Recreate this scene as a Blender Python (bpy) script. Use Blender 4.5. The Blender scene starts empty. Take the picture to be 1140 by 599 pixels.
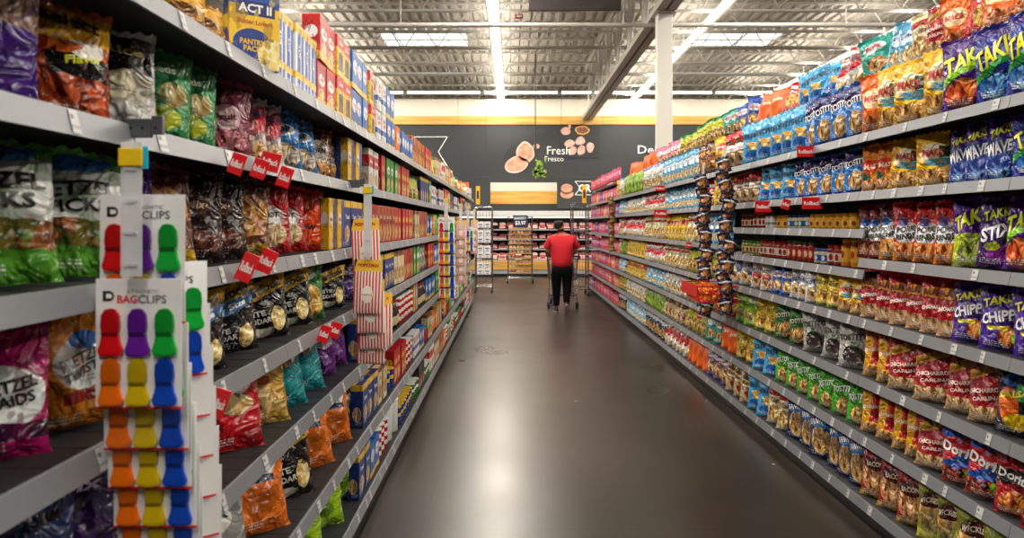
import bpy, bmesh, math, random
from mathutils import Vector, Matrix, noise
PI = math.pi
R = math.radians
scene = bpy.context.scene
COL = scene.collection
rng = random.Random(7)
CAM_H = 1.66

# ---------------------------------------------------------------- colours and materials
def hx(s, a=1.0):
    s = s.lstrip('#')
    c = [int(s[i:i+2], 16) / 255 for i in (0, 2, 4)]
    return tuple((x / 12.92 if x <= .04045 else ((x + .055) / 1.055) ** 2.4) for x in c) + (a,)

MATS = {}
def mat(name, col='#808080', rough=.5, metal=0.0, bump=0.0, bscale=20, emit=0, spec=.5, var=0.0, vscale=8, alpha=None):
    if name in MATS: return MATS[name]
    m = bpy.data.materials.new(name); m.use_nodes = True
    nt = m.node_tree; b = nt.nodes['Principled BSDF']
    c = hx(col) if isinstance(col, str) else col
    b.inputs['Base Color'].default_value = c
    b.inputs['Roughness'].default_value = rough
    b.inputs['Metallic'].default_value = metal
    b.inputs['Specular IOR Level'].default_value = spec
    tc = None
    if var or bump:
        tc = nt.nodes.new('ShaderNodeTexCoord')
    if var:
        n = nt.nodes.new('ShaderNodeTexNoise'); n.inputs['Scale'].default_value = vscale; n.inputs['Detail'].default_value = 4
        nt.links.new(tc.outputs['Object'], n.inputs['Vector'])
        r = nt.nodes.new('ShaderNodeValToRGB')
        r.color_ramp.elements[0].position = .35; r.color_ramp.elements[1].position = .65
        r.color_ramp.elements[0].color = tuple(x * (1 - var) for x in c[:3]) + (1,)
        r.color_ramp.elements[1].color = tuple(min(1, x * (1 + var)) for x in c[:3]) + (1,)
        nt.links.new(n.outputs['Fac'], r.inputs['Fac']); nt.links.new(r.outputs['Color'], b.inputs['Base Color'])
    if bump:
        n = nt.nodes.new('ShaderNodeTexNoise'); n.inputs['Scale'].default_value = bscale; n.inputs['Detail'].default_value = 3
        nt.links.new(tc.outputs['Object'], n.inputs['Vector'])
        bp = nt.nodes.new('ShaderNodeBump'); bp.inputs['Strength'].default_value = bump; bp.inputs['Distance'].default_value = .01
        nt.links.new(n.outputs['Fac'], bp.inputs['Height']); nt.links.new(bp.outputs['Normal'], b.inputs['Normal'])
    if emit:
        b.inputs['Emission Color'].default_value = c; b.inputs['Emission Strength'].default_value = emit
    if alpha is not None:
        b.inputs['Alpha'].default_value = alpha
    MATS[name] = m
    return m

def hash_(s):
    return sum((i+1)*ord(c) for i, c in enumerate(s))
def paint_mat(name, base, layers=(), rough=.3, bump=.5, bscale=14, warp=.05, metal=0.0, detail=False):
    """printed packaging: shapes laid out in the pack's own UV (front face 0..1)"""
    if name in MATS: return MATS[name]
    m = bpy.data.materials.new(name); m.use_nodes = True
    nt = m.node_tree; N = nt.nodes; L = nt.links
    b = N['Principled BSDF']; b.inputs['Roughness'].default_value = rough; b.inputs['Metallic'].default_value = metal
    tc = N.new('ShaderNodeTexCoord')
    nz = N.new('ShaderNodeTexNoise'); nz.inputs['Scale'].default_value = 6
    L.new(tc.outputs['UV'], nz.inputs['Vector'])
    sb = N.new('ShaderNodeVectorMath'); sb.operation = 'SUBTRACT'; sb.inputs[1].default_value = (.5, .5, .5)
    L.new(nz.outputs['Color'], sb.inputs[0])
    sc = N.new('ShaderNodeVectorMath'); sc.operation = 'SCALE'; sc.inputs['Scale'].default_value = warp
    L.new(sb.outputs[0], sc.inputs[0])
    ad = N.new('ShaderNodeVectorMath'); ad.operation = 'ADD'
    L.new(tc.outputs['UV'], ad.inputs[0]); L.new(sc.outputs[0], ad.inputs[1])
    sp = N.new('ShaderNodeSeparateXYZ'); L.new(ad.outputs[0], sp.inputs[0])
    u, v = sp.outputs['X'], sp.outputs['Y']
    tcs = N.new('ShaderNodeSeparateXYZ'); L.new(tc.outputs['UV'], tcs.inputs[0]); tcv = tcs.outputs['Y']
    def math_(op, a, bb=None, cc=None):
        n = N.new('ShaderNodeMath'); n.operation = op
        for i, x in enumerate((a, bb, cc)):
            if x is None: continue
            if isinstance(x, (int, float)): n.inputs[i].default_value = x
            else: L.new(x, n.inputs[i])
        return n.outputs[0]
    def rng_(s, a, c): return math_('COMPARE', s, (a + c) / 2, abs(c - a) / 2)
    def ell(cx, cy, rx, ry):
        s = N.new('ShaderNodeVectorMath'); s.operation = 'SUBTRACT'; s.inputs[1].default_value = (cx, cy, 0)
        L.new(ad.outputs[0], s.inputs[0])
        mm = N.new('ShaderNodeVectorMath'); mm.operation = 'MULTIPLY'; mm.inputs[1].default_value = (1 / rx, 1 / ry, 0)
        L.new(s.outputs[0], mm.inputs[0])
        ln = N.new('ShaderNodeVectorMath'); ln.operation = 'LENGTH'; L.new(mm.outputs[0], ln.inputs[0])
        return math_('LESS_THAN', ln.outputs['Value'], 1.0)
    vor = None
    def chips(c1, c2):
        nonlocal vor
        if vor is None:
            vor = N.new('ShaderNodeTexVoronoi'); vor.inputs['Scale'].default_value = 13
            L.new(tc.outputs['UV'], vor.inputs['Vector'])
        s = N.new('ShaderNodeSeparateColor'); L.new(vor.outputs['Color'], s.inputs[0])
        r = N.new('ShaderNodeValToRGB')
        e = r.color_ramp.elements
        e[0].color = hx(c1); e[1].color = hx(c2); e[0].position = .15; e[1].position = .85
        e2 = r.color_ramp.elements.new(.95); e2.color = tuple(x * .35 for x in hx(c1)[:3]) + (1,)
        L.new(s.outputs[0], r.inputs['Fac'])
        return r.outputs['Color']
    cur = None
    basec = hx(base)
    for ly in layers:
        k = ly[0]
        if k == 'b': f = rng_(v, ly[1], ly[2]); c = ly[3]
        elif k == 'g': f = rng_(math_('ADD', v, math_('MULTIPLY', u, -.35)), ly[1], ly[2]); c = ly[3]
        elif k == 'e': f = ell(*ly[1:5]); c = ly[5]
        elif k == 'x': f = math_('MULTIPLY', rng_(u, ly[1], ly[2]), rng_(v, ly[3], ly[4])); c = ly[5]
        elif k == 'c': f = ell(*ly[1:5]); c = chips(ly[5], ly[6])
        elif k == 'cb': f = rng_(v, ly[1], ly[2]); c = chips(ly[3], ly[4])
        elif k == 's': f = math_('LESS_THAN', math_('FRACT', math_('MULTIPLY', u, ly[1])), .5); f = math_('MULTIPLY', f, rng_(v, ly[2], ly[3])); c = ly[4]
        mx = N.new('ShaderNodeMix'); mx.data_type = 'RGBA'
        L.new(f, mx.inputs['Factor'])
        if cur is None: mx.inputs['A'].default_value = basec
        else: L.new(cur, mx.inputs['A'])
        if isinstance(c, str): mx.inputs['B'].default_value = hx(c)
        else: L.new(c, mx.inputs['B'])
        cur = mx.outputs['Result']
    if detail:
        # busy small print: tonal swirls, rows of tiny type and flecks
        def tone(scale, thr, fac, colr, mask=None, stretch=None, off=0):
            nonlocal cur
            n = N.new('ShaderNodeTexNoise'); n.inputs['Scale'].default_value = scale; n.inputs['Detail'].default_value = 2
            src = tc.outputs['UV']
            mp = N.new('ShaderNodeMapping'); mp.inputs['Scale'].default_value = (stretch or (1, 1)) + (1,); mp.inputs['Location'].default_value = (off, off*1.7, 0)
            L.new(src, mp.inputs['Vector']); L.new(mp.outputs[0], n.inputs['Vector'])
            f = math_('GREATER_THAN', n.outputs['Fac'], thr)
            if mask is not None: f = math_('MULTIPLY', f, mask)
            f = math_('MULTIPLY', f, fac)
            mx = N.new('ShaderNodeMix'); mx.data_type = 'RGBA'; L.new(f, mx.inputs['Factor'])
            if cur is None: mx.inputs['A'].default_value = basec
            else: L.new(cur, mx.inputs['A'])
            mx.inputs['B'].default_value = colr
            cur = mx.outputs['Result']
        o = (hash_(name) % 97)/7
        tone(3.2, .56, .55, tuple(x*.35 for x in basec[:3]) + (1,), off=o)
        tone(4.5, .64, .3, tuple(min(1, x*1.5 + .12) for x in basec[:3]) + (1,), off=o+3)
        tone(24, .69, .5, (.8, .78, .7, 1), off=o)
        rows = math_('LESS_THAN', math_('FRACT', math_('MULTIPLY', tcv, 34)), .5)
        tone(60, .5, .85, (.85, .85, .82, 1), math_('MULTIPLY', rows, math_('MULTIPLY', rng_(v, .05, .13), rng_(u, .12, .62))), (1, .2), o)
        tone(60, .5, .8, (.03, .03, .03, 1), math_('MULTIPLY', rows, math_('MULTIPLY', rng_(v, .36, .41), rng_(u, .25, .8))), (1, .2), o)
    if cur is None: b.inputs['Base Color'].default_value = basec
    else: L.new(cur, b.inputs['Base Color'])
    if bump:
        n = N.new('ShaderNodeTexNoise'); n.inputs['Scale'].default_value = bscale; n.inputs['Detail'].default_value = 2
        n.inputs['Distortion'].default_value = 1.2
        L.new(tc.outputs['Object'], n.inputs['Vector'])
        bp = N.new('ShaderNodeBump'); bp.inputs['Strength'].default_value = bump; bp.inputs['Distance'].default_value = .05
        L.new(n.outputs['Fac'], bp.inputs['Height']); L.new(bp.outputs['Normal'], b.inputs['Normal'])
    MATS[name] = m
    return m

# ---------------------------------------------------------------- mesh builder
class MB:
    def __init__(s): s.v = []; s.f = []; s.m = []; s.uv = []; s.sm = []
    def add(s, vs, fs, mi=0, uvs=None, smooth=False, M=None):
        o = len(s.v)
        for p in vs: s.v.append(tuple(M @ Vector(p)) if M else tuple(p))
        for i, f in enumerate(fs):
            s.f.append([o + k for k in f]); s.m.append(mi); s.sm.append(smooth)
            s.uv.append(uvs[i] if uvs else None)
    def box(s, x0, x1, y0, y1, z0, z1, mi=0, M=None, bev=0):
        b = bev
        U = [(0, 0), (1, 0), (1, 1), (0, 1)]
        if not b:
            v = [(x0,y0,z0),(x1,y0,z0),(x1,y1,z0),(x0,y1,z0),(x0,y0,z1),(x1,y0,z1),(x1,y1,z1),(x0,y1,z1)]
            f = [(3,2,1,0),(4,5,6,7),(0,1,5,4),(1,2,6,5),(2,3,7,6),(3,0,4,7)]
            s.add(v, f, mi, [U]*6, False, M)
        else:
            bm = bmesh.new(); bmesh.ops.create_cube(bm, size=1)
            for q in bm.verts:
                q.co = Vector(((x0+x1)/2 + q.co.x*(x1-x0), (y0+y1)/2 + q.co.y*(y1-y0), (z0+z1)/2 + q.co.z*(z1-z0)))
            bmesh.ops.bevel(bm, geom=list(bm.edges), offset=b, segments=2, affect='EDGES', profile=.5)
            def uvf(f):
                n = f.normal; o = []
                for l in f.verts:
                    c = l.co
                    a = (c.x-x0)/(x1-x0); d = (c.y-y0)/(y1-y0); e = (c.z-z0)/(z1-z0)
                    if abs(n.y) >= abs(n.x) and abs(n.y) >= abs(n.z): o.append((a if n.y < 0 else 1-a, e))
                    elif abs(n.x) >= abs(n.z): o.append((d, e))
                    else: o.append((a, .985))
                return o
            bm.normal_update()
            bm.verts.index_update()
            s.add([q.co for q in bm.verts], [[q.index for q in f.verts] for f in bm.faces], mi, [uvf(f) for f in bm.faces], False, M)
            bm.free()
    def tube(s, p, q, r, mi=0, n=8, r2=None, cap=True, M=None):
        p = Vector(p); q = Vector(q); d = q - p
        if d.length < 1e-6: return
        r2 = r if r2 is None else r2
        z = d.normalized(); a = Vector((0,0,1)) if abs(z.z) < .9 else Vector((1,0,0))
        x = z.cross(a).normalized(); y = z.cross(x)
        vs = []; 
        for i in range(n):
            t = 2*PI*i/n; e = x*math.cos(t) + y*math.sin(t)
            vs.append(p + e*r); vs.append(q + e*r2)
        fs = [(2*i, 2*i+1, (2*i+3) % (2*n), (2*i+2) % (2*n)) for i in range(n)]
        s.add(vs, fs, mi, None, True, M)
        if cap: s.add(vs, [[2*i for i in range(n)], [2*i+1 for i in reversed(range(n))]], mi, None, False, M)
    def path(s, pts, r, mi=0, n=8):
        for a, b in zip(pts, pts[1:]): s.tube(a, b, r, mi, n)
    def lathe(s, prof, mi=0, n=16, M=None, mis=None):
        vs = []; 
        for r, z in prof:
            for i in range(n):
                t = 2*PI*i/n; vs.append((r*math.cos(t), r*math.sin(t), z))
        z0 = prof[0][1]; z1 = max(p[1] for p in prof) - z0 or 1
        for j in range(len(prof)-1):
            fs = []; uv = []
            for i in range(n):
                k = (i+1) % n
                fs.append((j*n+i, j*n+k, (j+1)*n+k, (j+1)*n+i))
                a, b_ = (prof[j][1]-z0)/z1, (prof[j+1][1]-z0)/z1
                fu = lambda q: abs(((q/n*3) % 1))
                uv.append([(fu(i), a), (fu(i)+3/n, a), (fu(i)+3/n, b_), (fu(i), b_)])
            s.add(vs if j == 0 else [], [], 0, None, True, M)
            o = len(s.v) - len(vs)
            for q, f in enumerate(fs):
                s.f.append([o + k for k in f]); s.m.append(mis[j] if mis else mi); s.sm.append(True); s.uv.append(uv[q])
        o = len(s.v) - len(vs)
        if prof[0][0] > 1e-5: s.f.append([o+i for i in reversed(range(n))]); s.m.append(mi); s.sm.append(False); s.uv.append(None)
        if prof[-1][0] > 1e-5: s.f.append([o+(len(prof)-1)*n+i for i in range(n)]); s.m.append(mis[-1] if mis else mi); s.sm.append(False); s.uv.append(None)
    def prism(s, poly, y0, y1, mi=0, M=None):
        """polygon given in xz, extruded along y"""
        n = len(poly)
        vs = [(x, y0, z) for x, z in poly] + [(x, y1, z) for x, z in poly]
        fs = [list(range(n)), list(reversed(range(n, 2*n)))] + [(i, i+n, (i+1) % n + n, (i+1) % n) for i in range(n)]
        s.add(vs, fs, mi, None, False, M)
    def mesh(s, name, mats):
        me = bpy.data.meshes.new(name)
        me.from_pydata([tuple(v) for v in s.v], [], s.f)
        for m in mats: me.materials.append(m)
        me.polygons.foreach_set('material_index', s.m)
        me.polygons.foreach_set('use_smooth', s.sm)
        if any(u is not None for u in s.uv):
            ul = me.uv_layers.new(name='UVMap'); flat = []
            for f, u in zip(s.f, s.uv):
                for k in range(len(f)):
                    flat.extend(u[k] if u else (.5, .5))
            ul.data.foreach_set('uv', flat)
        me.update()
        return me
    def build(s, name, mats, parent=None, loc=(0,0,0), rot=(0,0,0), **tg):
        if not isinstance(mats, (list, tuple)): mats = [mats]
        return link(name, s.mesh(name, mats), parent, loc, rot, **tg)

def link(name, data, parent=None, loc=(0,0,0), rot=(0,0,0), **tg):
    o = bpy.data.objects.new(name, data)
    o.location = loc; o.rotation_euler = rot
    if parent is not None: o.parent = parent
    COL.objects.link(o)
    for k, v in tg.items(): o[k] = v
    return o
def tag(o, label, category, group=None, kind=None):
    o['label'] = label; o['category'] = category
    if group: o['group'] = group
    if kind: o['kind'] = kind
    return o
def struct(o): o['kind'] = 'structure'; return o

_txt = {}
def text_geo(s, bold=.0):
    """flat letter outlines as (verts2d, faces) normalised to a 1x1 box"""
    key = (s, bold)
    if key in _txt: return _txt[key]
    cu = bpy.data.curves.new('t', 'FONT'); cu.body = s; cu.size = 1; cu.resolution_u = 2
    cu.offset = bold
    ob = bpy.data.objects.new('t', cu); COL.objects.link(ob)
    dg = bpy.context.evaluated_depsgraph_get(); dg.update()
    me = bpy.data.meshes.new_from_object(ob.evaluated_get(dg))
    bpy.data.objects.remove(ob); bpy.data.curves.remove(cu)
    vs = [(v.co.x, v.co.y) for v in me.vertices]; fs = [list(p.vertices) for p in me.polygons]
    bpy.data.meshes.remove(me)
    x0 = min(v[0] for v in vs); x1 = max(v[0] for v in vs); y0 = min(v[1] for v in vs); y1 = max(v[1] for v in vs)
    vs = [((x-x0)/(x1-x0) - .5, (y-y0)/(y1-y0) - .5) for x, y in vs]
    _txt[key] = (vs, fs)
    return vs, fs

def text_on(mb, s, cx, cz, w, h, mi=0, rot=0, bold=.02, surf=None, cuts=None, y=0.0):
    """letters centred at (cx,cz), w by h; surf maps (x,z)->xyz"""
    vs, fs = text_geo(s, bold)
    c, sn = math.cos(R(rot)), math.sin(R(rot))
    pts = [(cx + a*w*c - b*h*sn, cz + a*w*sn + b*h*c) for a, b in vs]
    if surf is None:
        mb.add([(a, y, b) for a, b in pts], fs, mi); return
    bm = bmesh.new(); bv = [bm.verts.new((a, 0, b)) for a, b in pts]
    for f in fs:
        try: bm.faces.new([bv[k] for k in f])
        except ValueError: pass
    cu, cv = cuts
    for k in range(1, cu):
        bmesh.ops.bisect_plane(bm, geom=bm.verts[:] + bm.edges[:] + bm.faces[:], plane_co=(k/cu, 0, 0), plane_no=(1,0,0))
    for k in range(1, cv):
        bmesh.ops.bisect_plane(bm, geom=bm.verts[:] + bm.edges[:] + bm.faces[:], plane_co=(0, 0, k/cv), plane_no=(0,0,1))
    bm.verts.index_update()
    mb.add([surf(q.co.x, q.co.z) for q in bm.verts], [[q.index for q in f.verts] for f in bm.faces], mi)
    bm.free()

# ---------------------------------------------------------------- packaging designs
DES = {}
def D(key, desc, base, layers=(), texts=(), w=.22, h=.29, t=.085, kind='bag'):
    DES[key] = dict(key=key, desc=desc, base=base, layers=layers, texts=texts, w=w, h=h, t=t, kind=kind, seed=len(DES)*3.7)
CH = ('#c98b3a', '#f0cf8a')
# right side
D('macs_y', 'yellow pork rind bag with red lettering', '#f2b705', [('cb',0,.3,'#a86a2c','#e8b86a'),('e',.5,.58,.36,.2,'#f6e7c0'),('e',.6,.42,.36,.08,'#2f8fa8'),('x',.62,1,.5,.72,'#1f3a24')], [('MACS',.48,.6,.55,.13,'#c0141c',0)], h=.32)
D('macs_o', 'orange pork rind bag with red lettering', '#f26a12', [('cb',0,.25,'#a8562c','#f0a05a'),('e',.5,.55,.34,.18,'#f7d9a8')], [('MACS',.5,.55,.5,.12,'#b8101c',0)])
D('macs_g', 'green and orange pork rind bag', '#f08a1e', [('x',0,.5,0,.62,'#14563a'),('cb',0,.22,'#a8562c','#f0c07a'),('e',.45,.5,.34,.15,'#e8371c')], [('MACS',.5,.5,.5,.11,'#fff2d0',0)])
D('takis_p', 'purple rolled chip bag with lime lettering', '#4a1a78', [('c',.5,.2,.45,.2,'#c02a1c','#f08a2a'),('g',.3,.42,'#7fc414')], [('TAKIS',.5,.68,.85,.26,'#d8e81c',16)], h=.31)
D('takis_b', 'blue rolled chip bag with yellow lettering', '#1a2c8c', [('b',.85,1,'#3a1670'),('c',.5,.18,.4,.15,'#1a6ac8','#7fc4f0'),('g',.22,.34,'#2fa04a')], [('TAKIS',.5,.62,.85,.28,'#e6e01a',18)], h=.32)
D('takis_w', 'purple and blue wavy chip bag', '#1c3f92', [('b',.62,1,'#4b1f86'),('c',.5,.1,.3,.09,'#2a6ac0','#7fb4e8')], [('WAVES',.5,.48,.86,.2,'#ffffff',8),('TAKIS',.4,.74,.6,.17,'#d8e020',14)], h=.29)
D('takis_s', 'purple stick snack bag with white lettering', '#3c1a6a', [('e',.5,.2,.3,.12,'#7a1f8a'),('e',.4,.3,.2,.06,'#c8d418')], [('STIX',.5,.5,.8,.2,'#f2f2f2',10),('TAKIS',.45,.76,.6,.14,'#d8e020',12)])
D('takis_l', 'lime and purple rolled chip bag', '#55208c', [('b',0,.45,'#b8cc28'),('c',.5,.2,.36,.16,'#6a8c1c','#d8e060')], [('TAKIS',.5,.68,.85,.24,'#e6ee28',16)])
D('takis_h', 'purple kettle chip bag with white lettering', '#42208a', [('c',.62,.22,.2,.16,'#a8521c','#e09a4a'),('e',.78,.2,.1,.1,'#7cc41a'),('x',.2,.6,.3,.36,'#d8c81c')], [('CHIPPZ',.5,.52,.88,.17,'#f4f4f4',10),('TAKIS',.4,.76,.6,.14,'#e0d820',12)])
D('tost_p', 'purple and blue tortilla chip bag', '#1f74c4', [('b',.62,1,'#2f1a66'),('c',.5,.26,.32,.2,'#b07a3a','#e8c890'),('b',.0,.06,'#1a3f92')], [('TOSTITOS',.5,.66,.92,.13,'#f2f2f2',6)])
D('tost_lb', 'light blue tortilla chip bag', '#3aa2dc', [('x',.3,.72,.3,.5,'#f0b84a'),('e',.5,.18,.4,.1,'#1f62b4'),('b',.9,1,'#7cc8ee')], [('TOSTITOS',.5,.66,.92,.13,'#10203c',6)])
D('tost_s', 'silver tortilla chip bag with dark circles', '#b4b2ae', [('e',.5,.26,.34,.22,'#2a2420'),('x',.4,.6,.44,.56,'#2f6a3a'),('e',.5,.24,.22,.14,'#4a3a3c')], [('TOSTITOS',.5,.66,.92,.14,'#1a1a1a',6)], h=.3, w=.24)
D('tost_g', 'green tortilla chip bag with white lettering', '#3fa41e', [('c',.5,.2,.26,.22,'#a8742c','#f0cc80'),('b',.9,1,'#6cc83a')], [('TOSTITOS',.5,.6,.92,.14,'#ffffff',8)])
D('tost_dg', 'dark green tortilla chip bag', '#1f6a2a', [('c',.5,.25,.36,.2,'#8a4a1c','#e0a850'),('b',.8,1,'#3f9a2a')], [('TOSTITOS',.5,.62,.9,.12,'#f4f0e0',6)])
D('tost_y', 'yellow tortilla chip bag with dark lettering', '#e2c01c', [('c',.5,.28,.4,.2,'#b8741c','#f2d070'),('b',0,.08,'#6a8c1c')], [('TOSTITOS',.5,.64,.9,.12,'#2a2a14',6)])
D('tost_lg', 'lime green tortilla chip bag', '#8cc81e', [('c',.5,.3,.34,.18,'#a8842c','#f0e0a0'),('e',.5,.8,.2,.08,'#f4f4e8')], [('TOSTITOS',.5,.62,.9,.11,'#14300c',6)])
D('tost_w', 'white and blue tortilla chip bag', '#dfe4ea', [('c',.5,.26,.36,.2,'#c08a3a','#f4dca0'),('x',.55,1,.3,1,'#1f4fb0')], [('TOSTITOS',.5,.62,.9,.13,'#1a2c6a',6)])
D('tost_r', 'white and red tortilla chip bag', '#e8e0da', [('e',.5,.45,.32,.14,'#c8381c'),('c',.5,.2,.36,.16,'#a8642a','#f0c080')], [('TOSTITOS',.5,.68,.9,.12,'#3a1414',6)])
D('pork_o', 'red and orange pork rind bag', '#c2181c', [('b',0,.3,'#e07a1c'),('c',.5,.14,.42,.13,'#c05a1c','#f4b060'),('e',.5,.46,.42,.17,'#e8ecee'),('e',.35,.64,.14,.08,'#1f5fb4')], [('PORK',.5,.51,.6,.1,'#15161c',4),('RINDS',.5,.39,.62,.1,'#15161c',4)], h=.3)
D('pork_m', 'maroon pork rind bag with white label', '#6a1018', [('c',.5,.14,.4,.12,'#8a4a2a','#d89a6a'),('e',.5,.46,.42,.17,'#dfe4e6'),('e',.35,.64,.13,.08,'#1f5fb4')], [('PORK',.5,.51,.6,.1,'#15161c',4),('ROUNDS',.5,.39,.66,.09,'#15161c',4)], h=.3)
D('potato_b', 'brown potato chip bag with white label', '#5a1e24', [('b',0,.36,'#d88a3a'),('c',.5,.16,.44,.15,'#c07a2a','#f4cc80'),('e',.5,.5,.42,.15,'#e4e8ea'),('e',.3,.68,.13,.08,'#1f5fb4')], [('POTATO',.5,.54,.7,.09,'#15161c',4),('CHIPS',.5,.44,.6,.09,'#15161c',4)], h=.3)
D('rumba', 'red pork crackling bag with gold band', '#b4121c', [('cb',0,.27,'#a87a4a','#ecd0a0'),('b',.62,.8,'#e8a41c'),('b',.8,1,'#d0182a')], [('RUMBI',.5,.71,.8,.13,'#7a0c14',0),('CHICHARRONES',.5,.46,.84,.07,'#f4e8e0',4)], w=.24)
D('chich', 'dark red crackling bag with slanted gold lettering', '#a81420', [('cb',0,.25,'#a8743a','#f0d4a0'),('g',.58,.76,'#d8a82a')], [('CHICHARRONES',.5,.5,.86,.07,'#f6dcd0',8),('CARLINAS',.5,.38,.6,.06,'#f6dcd0',8)], w=.24)
D('chi_y', 'yellow and red crackling bag', '#e2a41a', [('cb',0,.22,'#a8642a','#f0c07a'),('x',.45,1,.25,.95,'#b81a20'),('b',.82,.95,'#c0181c')], [('CHICHARRON',.55,.55,.7,.07,'#fff0d8',4)])
D('dor_b', 'blue and red nacho chip bag', '#14489c', [('g',.35,.95,'#b8141c'),('b',.78,1,'#1a5cc0'),('cb',0,.3,'#3a1414','#d8501c'),('c',.7,.2,.2,.12,'#3a7a1c','#8cc01c')], [('Doritos',.5,.55,.9,.17,'#ffffff',-12)], w=.28)
D('dor_r', 'red nacho chip bag with white lettering', '#a80f16', [('c',.5,.2,.4,.16,'#a8421c','#f09a3a'),('b',.45,.68,'#1a1416')], [('Doritos',.5,.56,.86,.13,'#ffffff',-8)], w=.25)
D('tropic', 'dark tropical snack bag with orange flames', '#18202a', [('e',.35,.45,.25,.25,'#e0641a'),('e',.7,.65,.2,.15,'#2f9a4a'),('e',.6,.2,.3,.12,'#d8b41a'),('e',.4,.8,.2,.1,'#2a6ac0')], [('SALSA',.5,.6,.7,.1,'#f4e020',6)])
D('bacon', 'red snack bag with oval bacon label', '#8c1218', [('c',.5,.4,.42,.3,'#c87a3a','#f2c890'),('e',.5,.62,.38,.12,'#3a1014'),('b',0,.1,'#c8a01c')], [('BACON',.5,.62,.5,.09,'#f2dcc0',4)])
D('bacon_y', 'olive snack bag with oval label', '#8c9418', [('c',.5,.38,.4,.3,'#b8843a','#f2d8a0'),('e',.5,.62,.36,.11,'#4a1018'),('b',0,.14,'#c8c41c')], [('WICKLES',.5,.62,.54,.08,'#f4e8d0',4)])
D('santi', 'dark blue chip bag with large chip picture', '#1c2c66', [('c',.5,.36,.38,.28,'#b07a34','#f0cc88'),('b',.62,.76,'#2c80c8'),('b',.86,1,'#e4e4ea')], [('SANTITAS',.5,.76,.84,.12,'#f4f4f4',8)])
D('santi_p', 'violet and white chip bag with chip picture', '#5a3498', [('c',.5,.36,.36,.24,'#b07a34','#f0cc88'),('b',.62,1,'#e8e4f0')], [('Cantina',.5,.76,.8,.12,'#3a2478',4)])
D('beige', 'beige kettle chip bag with red badge', '#cdb488', [('e',.5,.3,.14,.12,'#b81c1c'),('c',.5,.12,.4,.1,'#a8743a','#ecd09a'),('e',.5,.74,.32,.1,'#6a4a24')], [('Kettle',.5,.56,.6,.1,'#3a2414',0)])
D('orange', 'plain orange corn snack bag', '#ee7a1a', [('c',.5,.24,.34,.16,'#d8741c','#ffc04a'),('e',.5,.62,.34,.12,'#c81c18')], [('Puffs',.5,.62,.5,.1,'#fff4d8',6)])
D('red', 'bright red crisp bag', '#cc1420', [('e',.5,.34,.3,.2,'#f0c060'),('b',.72,.84,'#f4f0ea')], [('Chips',.5,.6,.6,.12,'#ffffff',6)])
D('redwhite', 'red and white popcorn bag', '#e9e6e2', [('g',.3,.62,'#c8141e'),('b',.84,1,'#c8141e'),('c',.5,.16,.34,.12,'#d8b05a','#fdf4d0')], [('POPS',.5,.66,.6,.12,'#14284c',10)])
D('teal', 'teal pretzel bag', '#149a8c', [('c',.5,.28,.32,.16,'#b86a2a','#eccb8c'),('e',.5,.68,.36,.13,'#e8eeee')], [('POPS',.5,.68,.5,.1,'#c0141c',0)])
D('green', 'plain green crisp bag', '#1fa04a', [('c',.5,.3,.34,.18,'#c8a03a','#f6e49a'),('e',.5,.66,.34,.12,'#f4f4ee')], [('Chips',.5,.66,.5,.09,'#1a6a2a',4)])
D('yellow', 'plain yellow potato chip bag', '#f2c40f', [('c',.5,.26,.34,.18,'#d89a2a','#fce8a0'),('e',.5,.66,.32,.12,'#c81a1e')], [('Chips',.5,.66,.5,.09,'#fff4d0',4)])
D('yelgreen', 'yellow green chip bag with brown picture', '#c2bc1e', [('c',.5,.3,.4,.22,'#8c5a24','#e0b868'),('b',.85,1,'#2f8a34')], [('Maiz',.5,.68,.5,.1,'#14401c',4)])
D('blue', 'royal blue crisp bag', '#1a50b8', [('c',.5,.28,.34,.18,'#d8a03a','#fce29a'),('e',.5,.66,.34,.12,'#f0f4f8')], [('Chips',.5,.66,.5,.09,'#c01a20',4)])
D('sky', 'sky blue and white crisp bag', '#6cb8e0', [('e',.5,.6,.36,.16,'#f0f6fa'),('c',.5,.22,.38,.15,'#d8a85a','#fdf0c0')], [('Lights',.5,.62,.6,.1,'#1a4ca0',4)])
D('white', 'white crisp bag with brown lettering', '#e4e2da', [('c',.5,.24,.4,.18,'#c0924a','#f6e4b4'),('b',.86,1,'#3a78c0')], [('Crisps',.5,.62,.7,.12,'#5a3418',4)])
D('brownred', 'brown and white popped bag with red top', '#7a4634', [('b',.72,1,'#d21c20'),('b',.42,.62,'#e8ddd0'),('c',.5,.2,.4,.17,'#a8783a','#ecd8b0')], [('Popcorn',.5,.52,.8,.1,'#4a1414',8)])
D('brown', 'chocolate brown crisp bag', '#6a2c18', [('c',.5,.3,.36,.2,'#a8601c','#e8a85a'),('e',.5,.7,.34,.1,'#d89a2a')], [('BBQ',.5,.7,.4,.08,'#2a0c08',0)])
D('pink', 'pink and white crisp bag', '#d8648c', [('e',.5,.62,.38,.15,'#f6ecee'),('c',.5,.24,.36,.16,'#c88a4a','#f6dcae')], [('Chips',.5,.62,.5,.09,'#a01a3c',4)])
D('cream', 'cream corn chip bag', '#dccfa4', [('c',.5,.28,.38,.2,'#b8843a','#f0d490'),('b',.7,.82,'#b01a1e')], [('Corn',.5,.6,.5,.12,'#5a2414',4)])
D('navy', 'navy blue corn chip bag', '#1a2450', [('c',.5,.28,.38,.2,'#8a5a24','#dcae60'),('b',.62,.8,'#d8dce4')], [('Corn',.5,.7,.6,.11,'#14204a',4)])
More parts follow.
